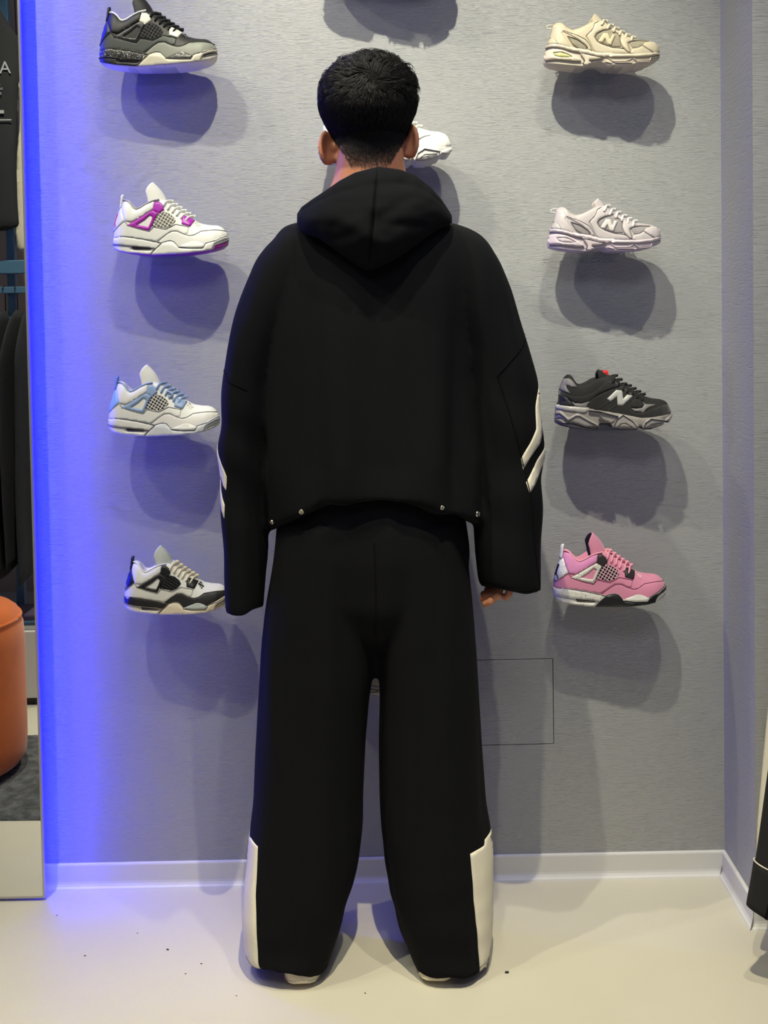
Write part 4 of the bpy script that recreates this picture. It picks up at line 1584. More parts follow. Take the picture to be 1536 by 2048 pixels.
# ---- hoodie ---------------------------------------------------------------
torso = RowLoft([(428, 660, 840, YB, 0.085, 0.07), (440, 615, 885, YB, 0.10, 0.08), (455, 580, 925, YB, 0.108, 0.09),
                 (480, 548, 962, YB, 0.118, 0.10), (520, 532, 975, YB, 0.128, 0.11), (580, 526, 965, YB, 0.138, 0.12),
                 (660, 522, 952, YB, 0.145, 0.125), (760, 521, 948, YB, 0.15, 0.13), (860, 523, 952, YB, 0.155, 0.135),
                 (950, 528, 960, YB, 0.158, 0.14), (1008, 533, 968, YB, 0.158, 0.14), (1018, 534, 969, YB, 0.157, 0.14)], n=120, nr=90, e=2.4)
slvL = RowLoft([(462, 585, 690, YB, 0.08), (480, 545, 670, YB, 0.09), (520, 512, 650, YB, 0.10), (580, 489, 622, YB, 0.105), (640, 472, 595, YB, 0.105),
                (700, 457, 572, YB, 0.102), (760, 447, 556, YB, 0.10), (860, 438, 544, YB, 0.096), (930, 431, 538, YB, 0.092),
                (1000, 435, 538, YB, 0.088), (1100, 440, 539, YB - 0.005, 0.084), (1170, 443, 535, YB - 0.008, 0.080),
                (1212, 446, 533, YB - 0.008, 0.078), (1226, 449, 531, YB - 0.008, 0.076)], n=64, nr=90, e=2.2)
slvR = RowLoft([(458, 830, 925, YB, 0.08), (475, 840, 968, YB, 0.09), (520, 855, 1000, YB, 0.10), (580, 882, 1022, YB, 0.105),
                (640, 902, 1038, YB, 0.105), (690, 916, 1053, YB, 0.103), (760, 928, 1071, YB, 0.10), (830, 936, 1081, YB, 0.097),
                (900, 942, 1086, YB, 0.093), (1000, 949, 1087, YB, 0.088), (1080, 950, 1087, YB - 0.005, 0.084),
                (1140, 955, 1087, YB - 0.008, 0.080), (1175, 958, 1088, YB - 0.008, 0.076), (1186, 961, 1087, YB - 0.008, 0.074)],
               n=64, nr=90, e=2.2)


def hem_row(px):
    return float(np.interp(px, [520, 535, 560, 600, 634, 642, 660, 740, 830, 868, 878, 900, 968, 990],
                           [1062, 1059, 1051, 1036, 1022, 1010, 1007, 1006, 1010, 1020, 1028, 1033, 1047, 1049]))


tr = torso.rings()
nrow = len(tr)
for j in range(torso.n):                                  # side flaps hang lower than the middle of the back hem
    p = tr[-1][j]
    th_ = 2 * PI * j / torso.n
    xl, xr = torso.par(torso.py[-1])[:2]
    px = (xl + xr) / 2 + (xr - xl) / 2 * sgnpow(math.sin(th_), 2 / torso.e)
    dz = at_y(px, hem_row(px), p.y if math.cos(th_) > 0 else YB).z - p.z
    for i in range(nrow - 14, nrow):
        k = (i - (nrow - 14)) / 13.0
        tr[i][j] = tr[i][j] + Vector((0, 0, dz * k ** 1.5))
tv, tf = loft_arrays(tr)
# hollow underside: pull the centre of the bottom cap up
tv[-1] = tv[-1] + Vector((0, 0, 0.03))


def bell(v, c, w):
    return math.exp(-((v - c) / w) ** 2)


def fold_hoodie(co, nr):
    out = co.copy()
    xs = [wp(q, 900).x for q in (560, 640, 690, 760, 860, 905, 935)]
    zt, zb = wp(740, 560).z, wp(740, 1020).z
    for i in range(len(co)):
        x, y, z = co[i]
        n = nr[i]
        a = noise.noise(Vector((x * 11, y * 8, z * 1.7))) * 0.011
        a += noise.noise(Vector((x * 26, y * 18 + 5, z * 3.4))) * 0.004
        if n[1] < 0 and abs(x - xs[3]) < 0.24:            # long vertical drape lines fanning down the back
            k = min(1.0, max(0.0, (zt - z) / (zt - zb)))
            a += 1.6 * k * (0.010 * bell(x, xs[0], 0.022) - 0.010 * bell(x, xs[1], 0.030) + 0.007 * bell(x, xs[2], 0.028)
                      - 0.006 * bell(x, xs[3], 0.05) + 0.008 * bell(x, xs[4], 0.028) - 0.012 * bell(x, xs[5], 0.018)
                      + 0.012 * bell(x, xs[6], 0.018))
        if abs(x - xs[3]) > 0.215:                        # soft creases across the sleeves
            a += 0.004 * math.sin(z * 46 + x * 30 + 3 * noise.noise(Vector((x * 6, y * 6, z * 5)))) * max(
                0, 1 - abs(z - 1.02) / 0.22)
        a *= 0.25 + 0.75 * min(1.0, max(0.0, (z - zb - 0.005) / 0.10)) if abs(x - xs[3]) < 0.215 else 1.0
        out[i] += n * a
    return out


acc = Acc().add((tv, tf)).add(leg_arrays(slvL, [447, 470, 500, 531], [1231, 1237, 1236, 1220])).add(
    leg_arrays(slvR, [958, 985, 1020, 1050, 1088], [1171, 1175, 1186, 1195, 1190]))
me_h = remesh('hoodie', acc, 0.0045, 10, fold_hoodie)
BV_H = bvh_of(me_h)
hoodie = pobj('hoodie', me_h, M_BLACK)
hoodie['label'] = 'oversized black hoodie with white sleeve stripes and snap hem'

st = 'white diagonal stripe on the sleeve'
cloth_piece('sleeve_stripe', [(1073, 757), (1064, 808), (1061, 852), (1048, 880), (1032, 908), (1037, 929), (1056, 902), (1070, 880),
                              (1079, 838), (1083, 815), (1100, 790), (1098, 750)], slvR, BV_H, 0.0014, M_CREAMCL, hoodie, 5, 0, label=st)
cloth_piece('sleeve_stripe', [(1085, 858), (1081, 892), (1064, 925), (1042, 953), (1048, 975), (1064, 957), (1078, 940),
                              (1086, 925), (1104, 905), (1104, 850)], slvR, BV_H, 0.0014, M_CREAMCL, hoodie, 5, 0, label=st)
cloth_piece('sleeve_stripe', [(437, 884), (443, 905), (450, 924), (460, 943), (459, 970), (450, 961), (442, 947), (434, 951), (418, 956), (416, 925),
                              (428, 918), (433, 912)], slvL, BV_H, 0.0014, M_CREAMCL, hoodie, 4, 0, label=st)
cloth_piece('sleeve_stripe', [(428, 953), (440, 955), (444, 972), (450, 986), (457, 998), (457, 1025), (448, 1010), (441, 990), (438, 968),
                              (426, 962)], slvL, BV_H, 0.0014, M_CREAMCL, hoodie, 4, 0, label=st)
cloth_seam('sleeve_seam', [(1047, 668), (1040, 690), (1010, 720), (985, 748)], slvR, BV_H, 3, 0.0016, M_BLACK2, hoodie)
cloth_seam('sleeve_seam', [(985, 748), (1002, 800), (1022, 868), (1040, 930), (1050, 980), (1060, 1040), (1072, 1110), (1084, 1178)],
           slvR, BV_H, 3, 0.0016, M_BLACK2, hoodie)
cloth_seam('sleeve_seam', [(449, 735), (470, 760), (505, 775)], slvL, BV_H, 3, 0.0016, M_BLACK2, hoodie)
cloth_seam('cuff_stitch', [(962, 1160), (1000, 1164), (1050, 1166), (1084, 1164)], slvR, BV_H, 2.5, 0.0012, M_BLACK2, hoodie)
cloth_seam('cuff_stitch', [(450, 1205), (480, 1210), (528, 1206)], slvL, BV_H, 2.5, 0.0012, M_BLACK2, hoodie)
cloth_seam('hem_stitch', [(650, 984), (740, 985), (800, 988), (862, 996)], torso, BV_H, 3, 0.0014, M_BLACK2, hoodie)


# snaps sit on the flaps of the hem, looked up where the pixel's own ray meets the cloth
def on_cloth(px, py, bv):
    d = ray(px, py).normalized()
    hit, n, _, _ = bv.ray_cast(CAM, d)
    return hit, n


def snap_at(px, py, r):
    p, n = on_cloth(px, py, BV_H)
    if p is None:
        return
    if n.dot(ray(px, py)) > 0:
        n = -n
    q = n.to_track_quat('Z', 'Y')
    prof = [(0.0, 0.0022), (0.3, 0.0020), (0.42, 0.0010), (0.6, 0.0010), (0.72, 0.0028), (0.9, 0.0028), (1.0, 0.0016),
            (1.0, -0.002)]
    rings = [[p + q @ Vector((rr * r * math.cos(2 * PI * k / 20), rr * r * math.sin(2 * PI * k / 20), zz))
              for k in range(20)] for rr, zz in prof]
    pobj('snap_button', Acc().add(loft_arrays(rings, False, False)).mesh('snap_button'), M_SNAP, hoodie)


for px, py, r in ((544, 1044, 0.0052), (603, 1023, 0.0052), (884, 1015, 0.0046), (955, 1028, 0.0064)):
    snap_at(px, py, r)

# ---- hood lying on the back -----------------------------------------------
top_x = [597, 605, 625, 650, 680, 710, 757, 800, 830, 860, 880, 893, 901]
top_y = [428, 415, 400, 383, 362, 346, 334, 340, 351, 375, 398, 418, 432]
bot_x = [597, 610, 640, 680, 710, 735, 760, 800, 840, 875, 901]
bot_y = [449, 463, 474, 503, 524, 538, 531, 509, 480, 455, 445]
NU, XL, XR = 141, 597.0, 901.0
rings = []
for j in range(NU):
    ps = -PI / 2 + PI * j / (NU - 1)                      # -90 deg left side .. +90 deg right side, 0 = back
    s_ = math.sin(ps)
    px = (XL + XR) / 2 + (XR - XL) / 2 * s_
    ty, by = float(np.interp(px, top_x, top_y)), float(np.interp(px, bot_x, bot_y))
    cyl = math.cos(ps)
    col_ = []
    # inner lining up from the neck, over the folded rim, then down the outside to the point
    ytop = -0.052 - 0.062 * cyl ** 0.8
    inn = wp(px * 0.55 + 745 * 0.45, ty + 46, 0.55 * ytop)
    col_.append(inn)
    col_.append(wp(px * 0.72 + 745 * 0.28, ty + 20, 0.72 * ytop))
    col_.append(wp(px * 0.9 + 745 * 0.1, ty + 4, 0.90 * ytop))
    for k in range(0, 25):
        u = k / 24.0
        py = ty + (by - ty) * u
        bulge = math.sin(PI * min(1, u * 0.94 + 0.06)) ** 0.7
        yb_ = ytop - 0.012 - 0.052 * bulge * (0.25 + 0.75 * cyl) - 0.030 * u * cyl
        seam = 0.010 * bell(px, 757 - 20 * u, 3.2) * (0.4 + bulge) + 0.004 * bell(u, 0.17, 0.035)
        wr = 0.012 * noise.noise(Vector((px * 0.012, py * 0.02, 1.0))) + 0.005 * noise.noise(Vector((px * 0.03, py * 0.05, 4.0)))
        col_.append(wp(px, py, yb_ + seam + wr * cyl))
    px2 = px
    col_.append(wp(px, by + 2, -0.085 - 0.03 * cyl))
    col_.append(wp(px * 0.9 + 745 * 0.1, by - 14, -0.04))
    rings.append(col_)
v = [p for r_ in rings for p in r_]
f = grid_faces(NU, len(rings[0]), False)
# front half of the collar: the two rims carry on round the neck and meet under the chin
n0 = len(rings[0])
for side, base in ((-1, rings[0]), (1, rings[-1])):
    o0 = len(v)
    cx = at_y(745, 430, YB).x
    for k in range(9):
        t_ = k / 8.0
        for p in base:
            dx = p.x - cx
            dy = p.y - YB
            ang = t_ * PI / 2
            r_ = abs(dx)
            q = Vector((cx + math.copysign(r_ * math.cos(ang) , dx), YB + dy * (1 - t_) + r_ * 0.8 * math.sin(ang), p.z - 0.05 * t_))
            v.append(q)
    f += [tuple(i + o0 for i in q) for q in grid_faces(9, n0, False)]
me_hood = Acc().add((v, f)).mesh('hood')
md_src = obj('tmp_hood', me_hood)
md = md_src.modifiers.new('s', 'SOLIDIFY')
md.thickness = 0.006
md.offset = 0
md2 = md_src.modifiers.new('d', 'SUBSURF')
md2.levels = 1
md2.render_levels = 1
me2 = bpy.data.meshes.new_from_object(md_src.evaluated_get(bpy.context.evaluated_depsgraph_get()))
bpy.data.objects.remove(md_src)
me2.shade_smooth()
hood = pobj('hood', me2, M_BLACK, hoodie)

# ---- body -----------------------------------------------------------------
acc = Acc()
HC = wp(738, 240)                                         # middle of the head, at ear-top height
ROLL = math.radians(-3.0)
hs = 0.00101


def head_pt(x, y, z):
    """head frame: x right, y towards the wall (face), z up from HC"""
    return HC + Vector((x * math.cos(ROLL) + z * math.sin(-ROLL) * -1, y, z * math.cos(ROLL) - x * math.sin(ROLL) * -1))


prof = [(0.112, 0.004, 0.010, 0.010), (0.108, 0.030, 0.034, 0.036), (0.098, 0.050, 0.056, 0.060), (0.080, 0.064, 0.072, 0.078),
        (0.055, 0.0715, 0.085, 0.090), (0.025, 0.074, 0.093, 0.095), (-0.005, 0.073, 0.096, 0.090), (-0.030, 0.070, 0.096, 0.078),
        (-0.055, 0.066, 0.095, 0.062), (-0.080, 0.058, 0.094, 0.045), (-0.100, 0.046, 0.092, 0.025), (-0.116, 0.028, 0.086, 0.0),
        (-0.121, 0.010, 0.075, -0.03)]
rings = []
for z, hw, fr, bk in prof:
    r_ = []
    for k in range(40):
        a_ = 2 * PI * k / 40
        cx_, sy = math.cos(a_), math.sin(a_)
        yy = sy * (fr if sy > 0 else max(bk, 0.0)) + (0.03 if bk < 0 else 0)
        xx = sgnpow(cx_, 0.9) * hw
        if sy > 0.6 and -0.045 < z < 0.01 and 0.018 < abs(xx) < 0.05:      # eye sockets
            yy -= 0.009
        r_.append(head_pt(xx, yy, z))
    rings.append(r_)
acc.add(loft_arrays(rings))
# nose, lips, brow
acc.add(tube_arrays([head_pt(0, 0.088, 0.0), head_pt(0, 0.104, -0.022), head_pt(0, 0.112, -0.040), head_pt(0, 0.094, -0.047)], [0.007, 0.009, 0.012, 0.008], 10))
acc.add(tube_arrays([head_pt(-0.024, 0.084, -0.073), head_pt(0, 0.098, -0.070), head_pt(0.024, 0.084, -0.073)], [0.004, 0.006, 0.004], 8))
acc.add(tube_arrays([head_pt(-0.022, 0.084, -0.082), head_pt(0, 0.097, -0.083), head_pt(0.022, 0.084, -0.082)], [0.004, 0.007, 0.004], 8))
# ears
for sg, pe in ((-1, (658, 296)), (1, (817, 283))):
    c = at_y(pe[0], pe[1], YB + 0.012)
    rim = []
    for k in range(17):
        a_ = R(-70 + 250 * k / 16)
        rx, rz = 0.013, 0.031
        o = Vector((sg * (0.004 + rx * math.sin(max(a_, R(-10)) if a_ < PI else a_) * 0.95), -0.014 * math.sin(a_), rz * -math.cos(a_) * -1 if False else -rz * math.cos(a_)))
        if a_ < 0:
            o.x = sg * (0.004 - 0.006)
            o.z = -rz * math.cos(a_) * 0.95
        rim.append(c + o)
    acc.add(tube_arrays(rim, [0.0058] * 3 + [0.0056] * 11 + [0.0055] * 3, 10))
    pl = []
    for z, w_, t_ in ((-0.033, 0.003, 0.004), (-0.029, 0.008, 0.0065), (-0.02, 0.0105, 0.006), (-0.008, 0.013, 0.0045), (0.008, 0.016, 0.0045),
                      (0.02, 0.0155, 0.0045), (0.028, 0.011, 0.004), (0.032, 0.003, 0.003)):
        pl.append([c + Vector((sg * (-0.003 + w_ * math.cos(2 * PI * k / 16) * 0.9), -w_ * 0.55 * math.cos(2 * PI * k / 16) + t_ * math.sin(2 * PI * k / 16), z))
                   for k in range(16)])
    acc.add(loft_arrays(pl))
    acc.add(tube_arrays([c + Vector((-sg * 0.022, 0.012, 0.004)), c + Vector((-sg * 0.004, 0.004, 0.0))], [0.017, 0.012], 12))
    acc.add(tube_arrays([c + Vector((-sg * 0.020, 0.010, -0.018)), c + Vector((-sg * 0.002, 0.002, -0.022))], [0.013, 0.008], 12))
# neck, spine, limbs
nk = RowLoft([(250, 690, 800, YB - 0.005, 0.062, 0.05), (290, 678, 806, YB - 0.005, 0.062, 0.05), (320, 674, 808, YB - 0.005, 0.060, 0.05), (345, 670, 812, YB - 0.005, 0.062, 0.05),
              (370, 664, 818, YB, 0.066, 0.05), (410, 640, 850, YB, 0.072, 0.06), (440, 620, 880, YB, 0.078, 0.07)], n=32, nr=20)
acc.add(nk.arrays())
tb = RowLoft([(420, 660, 830, YB, 0.06), (470, 625, 870, YB, 0.075), (560, 590, 905, YB, 0.095), (700, 590, 900, YB, 0.105), (850, 610, 880, YB, 0.095),
              (980, 590, 900, YB, 0.105), (1080, 590, 905, YB, 0.11), (1160, 600, 890, YB, 0.09)], n=40, nr=40)
acc.add(tb.arrays())
for sg, (sh, el, wr_) in ((-1, ((625, 520), (520, 800), (496, 1130))), (1, ((872, 515), (980, 790), (1008, 1095)))):
    S_, E_, W__ = wp(*sh), wp(*el), wp(wr_[0], wr_[1], 0.01)
    acc.add(tube_arrays([S_, S_.lerp(E_, 0.5), E_, E_.lerp(W__, 0.35), W__.lerp(E_, 0.1), W__], [0.052, 0.046, 0.038, 0.039, 0.028, 0.027], 14))
for hx, kx, ax in ((670, 628, 600), (825, 862, 888)):
    H_, K_, A_ = wp(hx, 1130), wp(kx, 1500), wp(ax, 1890)
    acc.add(tube_arrays([H_, H_.lerp(K_, 0.5), K_, K_.lerp(A_, 0.3), A_], [0.078, 0.070, 0.054, 0.054, 0.036], 16))
    acc.add(tube_arrays([A_ + Vector((0, -0.03, -0.02)), A_ + Vector((0, 0.05, -0.025)), A_ + Vector((0, 0.15, -0.035))], [0.030, 0.034, 0.026], 12))


# hands: palm plus five jointed fingers
def hand(sg, wrist, fingers, thumb, palm_end, pr=0.034):
    Wp = wp(wrist[0], wrist[1], 0.01)
    Pe = wp(palm_end[0], palm_end[1], palm_end[2])
    acc.add(tube_arrays([Wp, Wp.lerp(Pe, 0.4), Wp.lerp(Pe, 0.8), Pe], [0.026, pr * 0.95, pr, pr * 0.72], 14, 0.48))
    for fg in fingers + [thumb]:
        pts = [wp(x, y, d) for x, y, d in fg]
        rr = [0.0092, 0.0086, 0.0080, 0.0070][:len(pts)]
        acc.add(tube_arrays(pts, rr, 10))


hand(1, (1008, 1095), [[(1002, 1168, -0.030), (996, 1190, -0.046), (980, 1204, -0.046), (966, 1210, -0.036)],
                       [(1000, 1166, -0.008), (990, 1184, -0.022), (974, 1194, -0.020), (962, 1199, -0.008)],
                       [(1000, 1164, 0.012), (990, 1178, 0.002), (974, 1186, 0.006), (963, 1189, 0.016)],
                       [(1002, 1160, 0.032), (994, 1172, 0.026), (980, 1178, 0.032), (970, 1180, 0.040)]],
     [(1016, 1140, -0.030), (1020, 1168, -0.050), (1018, 1188, -0.054), (1008, 1200, -0.052)], (1006, 1168, 0.004))
hand(-1, (496, 1130), [[(496, 1166, -0.020), (504, 1181, -0.030), (510, 1190, -0.026), (512, 1196, -0.016)],
                       [(496, 1168, 0.000), (506, 1183, -0.006), (512, 1191, 0.0), (514, 1196, 0.01)],
                       [(494, 1168, 0.020), (504, 1182, 0.018), (511, 1190, 0.024), (512, 1194, 0.032)],
                       [(492, 1164, 0.040), (501, 1178, 0.040), (507, 1186, 0.046), (508, 1190, 0.05)]],
     [(488, 1138, -0.030), (486, 1163, -0.042), (490, 1178, -0.044), (496, 1186, -0.04)], (496, 1166, 0.012))
me_b = remesh('body', acc, 0.0034, 3)
body = pobj('body', me_b, M_SKIN)
M_EYE = mat('eye_white', (0.85, 0.84, 0.82), 0.2)
for sg in (-1, 1):
    bm = bmesh.new()
    bmesh.ops.create_uvsphere(bm, u_segments=16, v_segments=10, radius=0.0115)
    e_ = obj('eye', bm_mesh('eye', bm, True), M_EYE, body)
    e_.location = head_pt(sg * 0.031, 0.074, -0.016) - person.location

# ---- hair -----------------------------------------------------------------
hcap = RowLoft([(116, 722, 768, YB, 0.030, 0.030), (124, 692, 792, YB, 0.055, 0.050), (136, 672, 806, YB, 0.076, 0.070), (155, 656, 819, YB - 0.002, 0.095, 0.085),
                (180, 644, 829, YB - 0.004, 0.110, 0.095), (205, 638, 833, YB - 0.006, 0.116, 0.060), (228, 639, 831, YB - 0.008, 0.114, 0.02), (248, 647, 824, YB - 0.008, 0.104, 0.01),
                (266, 657, 814, YB - 0.006, 0.086, 0.01), (282, 674, 800, YB - 0.004, 0.068, 0.0), (296, 694, 784, YB, 0.045, 0.0), (304, 712, 768, YB, 0.03, 0.0)],
               n=64, nr=50, e=2.1, sm=2)
hv, hf = hcap.arrays()
cen = wp(738, 215)
hv2 = []
for p in hv:
    d = (Vector(p) - cen)
    k = max(0.0, min(1.0, (p.z - wp(738, 260).z) / 0.08))
    hv2.append(Vector(p) + d.normalized() * (0.0045 * noise.noise(Vector(p) * 34) + 0.003 * noise.noise(Vector(p) * 80)) * (0.25 + k) - d.normalized() * 0.003)
hair = pobj('hair', Acc().add((hv2, hf)).mesh('hair'), mat('hair_mass', (0.03, 0.026, 0.026), 0.9, bump=(300, 1.0, (1, 1, 1), 0.004), spec=0.1))
hair['label'] = 'short black hair with tousled crown and faded nape'
BV_B = bvh_of(me_b)                                       # person space
whorl = hcap.pt(178, R(6))
V, F = [], []


def strand(pts, r):
    o = len(V)
    n = len(pts)
    for i, p in enumerate(pts):
        t_ = (pts[min(i + 1, n - 1)] - pts[max(i - 1, 0)])
        if t_.length < 1e-7:
            t_ = Vector((0, 0, 1))
        t_.normalize()
        a_ = t_.orthogonal().normalized()
        b_ = t_.cross(a_)
        rr = r * (1.0 - 0.8 * i / (n - 1))
        for k in range(3):
            V.append(p + (a_ * math.cos(k * 2.094) + b_ * math.sin(k * 2.094)) * rr)
    for i in range(n - 1):
        for k in range(3):
            q = (k + 1) % 3
            F.append((o + i * 3 + k, o + i * 3 + q, o + i * 3 + 3 + q, o + i * 3 + 3 + k))


for _ in range(16000):
    py = 116 + (1 - (1 - random.random()) ** 0.9) * 182
    th_ = random.uniform(-PI, PI) if py < 190 else random.uniform(-1.9, 1.9)
    p = hcap.pt(py, th_)
    nrm = (p - cen).normalized()
    fl = p - whorl
    fl = fl - nrm * fl.dot(nrm)
    if fl.length < 1e-4:
        fl = Vector((1, 0, 0))
    fl.normalize()
    wk = bell((p - whorl).length, 0, 0.022)
    fl = (fl + nrm.cross(fl) * 1.2 * wk).normalized()
    topk = max(0.0, min(1.0, (232 - py) / 85.0))
    cell = (round(p.x / 0.012 + 0.8 * noise.noise(p * 30)), round(p.y / 0.012), round(p.z / 0.012 + 0.8 * noise.noise(p * 30 + Vector((5, 0, 0)))))
    cr = random.Random(hash(cell))
    cl = Vector((cr.uniform(-1, 1), cr.uniform(-1, 1), cr.uniform(-0.7, 0.7)))
    cl = cl - nrm * cl.dot(nrm)
    curl = cr.uniform(-1, 1)
    fl = (fl * (0.75 + 0.1 * topk) + Vector((0, 0, -1)) * (0.8 * (1 - topk)) + cl * (1.15 * topk + 0.12)).normalized()
    fl = (fl - nrm * fl.dot(nrm) * 0.9).normalized()
    sd = nrm.cross(fl)
    L = (0.009 + 0.024 * topk) * random.uniform(0.7, 1.2)
    lift = (0.0015 + 0.0085 * topk * cr.uniform(0.3, 1.2)) * random.uniform(0.6, 1.1)
    pts = []
    for k in range(6):
        u = k / 5.0
        pts.append(p - nrm * 0.003 + fl * L * u + sd * (curl * 0.010 * topk * math.sin(u * 2.6)) + nrm * (lift * math.sin(u * PI * 0.75) * 1.3 - 0.08 * L * u * u))
    strand(pts, random.uniform(0.0004, 0.0010) * (0.6 + 0.5 * topk))
# cropped fade at the nape: stubble rooted on the skin, thinning downwards
for _ in range(20000):
    py = 240 + random.random() * 98
    k = max(0.0, (py - 262) / 76.0)
    if random.random() < min(0.97, max(0.0, (k - 0.30)) ** 0.8 * 1.35):
        continue
    xl = np.interp(py, [240, 270, 290, 310, 330, 340], [646, 660, 676, 690, 700, 705])
    xr = np.interp(py, [240, 270, 290, 310, 330, 340], [828, 815, 802, 790, 778, 772])
    px = random.uniform(xl, xr)
    d = ray(px, py).normalized()
    hit, n, _, _ = BV_B.ray_cast(CAM - person.location, d)
    if hit is None:
        continue
    if n.dot(d) > 0:
        n = -n
    hit = hit + person.location
    dn = Vector((random.uniform(-0.3, 0.3) + (735 - px) * 0.004, -0.1, -1)).normalized()
    L = 0.0085 * (1 - 0.6 * k) * random.uniform(0.6, 1.2)
    strand([hit - n * 0.001, hit + n * 0.0015 + dn * L * 0.5, hit + n * 0.002 + dn * L], 0.00038)
pobj('hair_strands', mesh_from('hair_strands', V, F), M_HAIR, hair)['kind'] = 'stuff'

# ---- worn shoes (heels show under the hems) --------------------------------
wc = low_cols((0.82, 0.78, 0.68), (0.84, 0.81, 0.73), (0.7, 0.68, 0.6), (0.80, 0.76, 0.66), (0.8, 0.8, 0.7), (0.8, 0.78, 0.7), (0.7, 0.68, 0.62), (0.84, 0.82, 0.76))
for px, py, rz, lab in ((604, 1985, R(93), 'pale sneaker under the left trouser hem'), (872, 1988, R(86), 'pale sneaker under the right trouser hem')):
    g_ = at_z(px, py, 0.0)
    w_ = bpy.data.objects.new('worn_sneaker', None)
    COL.objects.link(w_)
    w_.parent = person
    w_.location = Vector((g_.x, max(g_.y, YHEM + 0.012), 0)) - person.location
    w_.rotation_euler = (0, 0, rz)
    w_['label'] = lab
    zmin = min(float(LT.SB.min()), 0)
    for nm, me, key in TEMPL['low']:
        if nm not in ('upper', 'midsole', 'outsole', 'heel_counter', 'foxing_band', 'laces'):
            continue
        ks = key if isinstance(key, tuple) else (key,)
        o = obj_om(nm, me, [wc[k] for k in ks] if len(ks) > 1 else wc[ks[0]], w_)
        o.location = (0, 0, -zmin)


# ------------------------------------------------------------------ mirror panel on the wall, lit from behind in blue
mb = at_z(90, 1796, 0.006)
YM = min(-0.035, mb.y)                                    # front face of the glass
XM = at_y(90, 1796, YM).x
ZM0, ZM1, XM0 = 0.006, 2.45, XM - 1.05
M_MIRROR = mat('silvered_glass', (0.93, 0.94, 0.93), 0.0, metal=1.0)
M_FRAME = mat('mirror_edge_metal', (0.72, 0.71, 0.70), 0.3, metal=0.6)
M_DARK = mat('dark_backing', (0.10, 0.10, 0.11), 0.8)
mirror = thing('mirror', 'tall frameless-looking wall mirror with thin metal edge and blue backlight', 'mirror', (XM0 / 2 + XM / 2, 0, 0))


def mbox(name, lo, hi, m, bevel=0.0):
    o = box(name, lo, hi, m, None, bevel)
    o.data.transform(Matrix.Translation(-mirror.location))
    o.parent = mirror
    return o


e = 0.005
mbox('glass', (XM0 + e, YM, ZM0 + e), (XM - e, YM + 0.004, ZM1 - e), M_MIRROR)
mbox('edge_strip', (XM - e, YM - 0.001, ZM0), (XM, YM + 0.012, ZM1), M_FRAME, 0.0006)
mbox('edge_strip', (XM0, YM - 0.001, ZM0), (XM0 + e, YM + 0.012, ZM1), M_FRAME, 0.0006)
mbox('edge_strip', (XM0 + e, YM - 0.001, ZM0), (XM - e, YM + 0.012, ZM0 + e), M_FRAME, 0.0006)
mbox('edge_strip', (XM0 + e, YM - 0.001, ZM1 - e), (XM - e, YM + 0.012, ZM1), M_FRAME, 0.0006)
mbox('backing', (XM0 + e, YM + 0.005, ZM0 + e), (XM - e, YM + 0.011, ZM1 - e), M_DARK)
mbox('mounting_box', (XM0 + 0.05, YM + 0.0115, ZM0 + 0.05), (XM - 0.035, 0.0, ZM1 - 0.05), M_DARK)
M_LED = mat('blue_led', (0.1, 0.2, 1.0), 0.4, emit=((0.0, 0.004, 1.0), 66.0))
M_LED2 = mat('blue_led_glow', (0.1, 0.2, 1.0), 0.4, emit=((0.0, 0.006, 1.0), 180.0))
# one strip in the slot between the box and a lip added to cut off its light, one thinner strip on the outside of the lip
mbox('light_lip', (XM - 0.008, YM + 0.0122, 0.03), (XM - 0.0065, YM + 0.030, ZM1 - 0.05), M_DARK)
mbox('led_strip', (XM - 0.034, YM + 0.0115, 0.03), (XM - 0.024, YM + 0.014, ZM1 - 0.06), M_LED)
mbox('led_strip', (XM - 0.0064, YM + 0.014, 0.03), (XM - 0.0045, YM + 0.022, ZM1 - 0.06), M_LED2)


# ------------------------------------------------------------------ what the mirror shows: the shop to the left of the camera
def vz(px, py, Z=0.0):
    """real point whose mirror image stands at this pixel, at height Z"""
    p = at_z(px, py, Z)
    return Vector((p.x, 2 * YM - p.y, p.z))


def vy(px, py, Y):
    """real point on the plane y=Y seen by reflection at this pixel"""
    p = at_y(px, py, 2 * YM - Y)
    return Vector((p.x, Y, p.z))


# rug
r0, r1 = vz(0, 1641).y, vz(60, 1474).y
rx1 = -0.84
nx, ny = 110, 70
V2, F2 = [], []
for i in range(nx):
    for j in range(ny):
        x = -2.35 + (rx1 + 2.35) * i / (nx - 1)
        y = r1 + (r0 - r1) * j / (ny - 1) + 0.02 * (x + 1.2)
        ed = min(i, nx - 1 - i, j, ny - 1 - j)
        z = 0.010 + 0.004 * noise.noise(Vector((x * 60, y * 60, 0))) + 0.003 * noise.noise(Vector((x * 17, y * 17, 2)))
        V2.append((x, y, 0.001 if ed == 0 else z))
rug = obj('rug', mesh_from('rug', V2, grid_faces(nx, ny, False)), mat('charcoal_shag', (0.37, 0.38, 0.40), 0.95, bump=(260, 1.0, (1, 1, 1), 0.006),
          vary=(40, (0.24, 0.25, 0.27))))
tag(rug, 'dark grey shaggy rug on the floor under the orange pouf', 'rug')

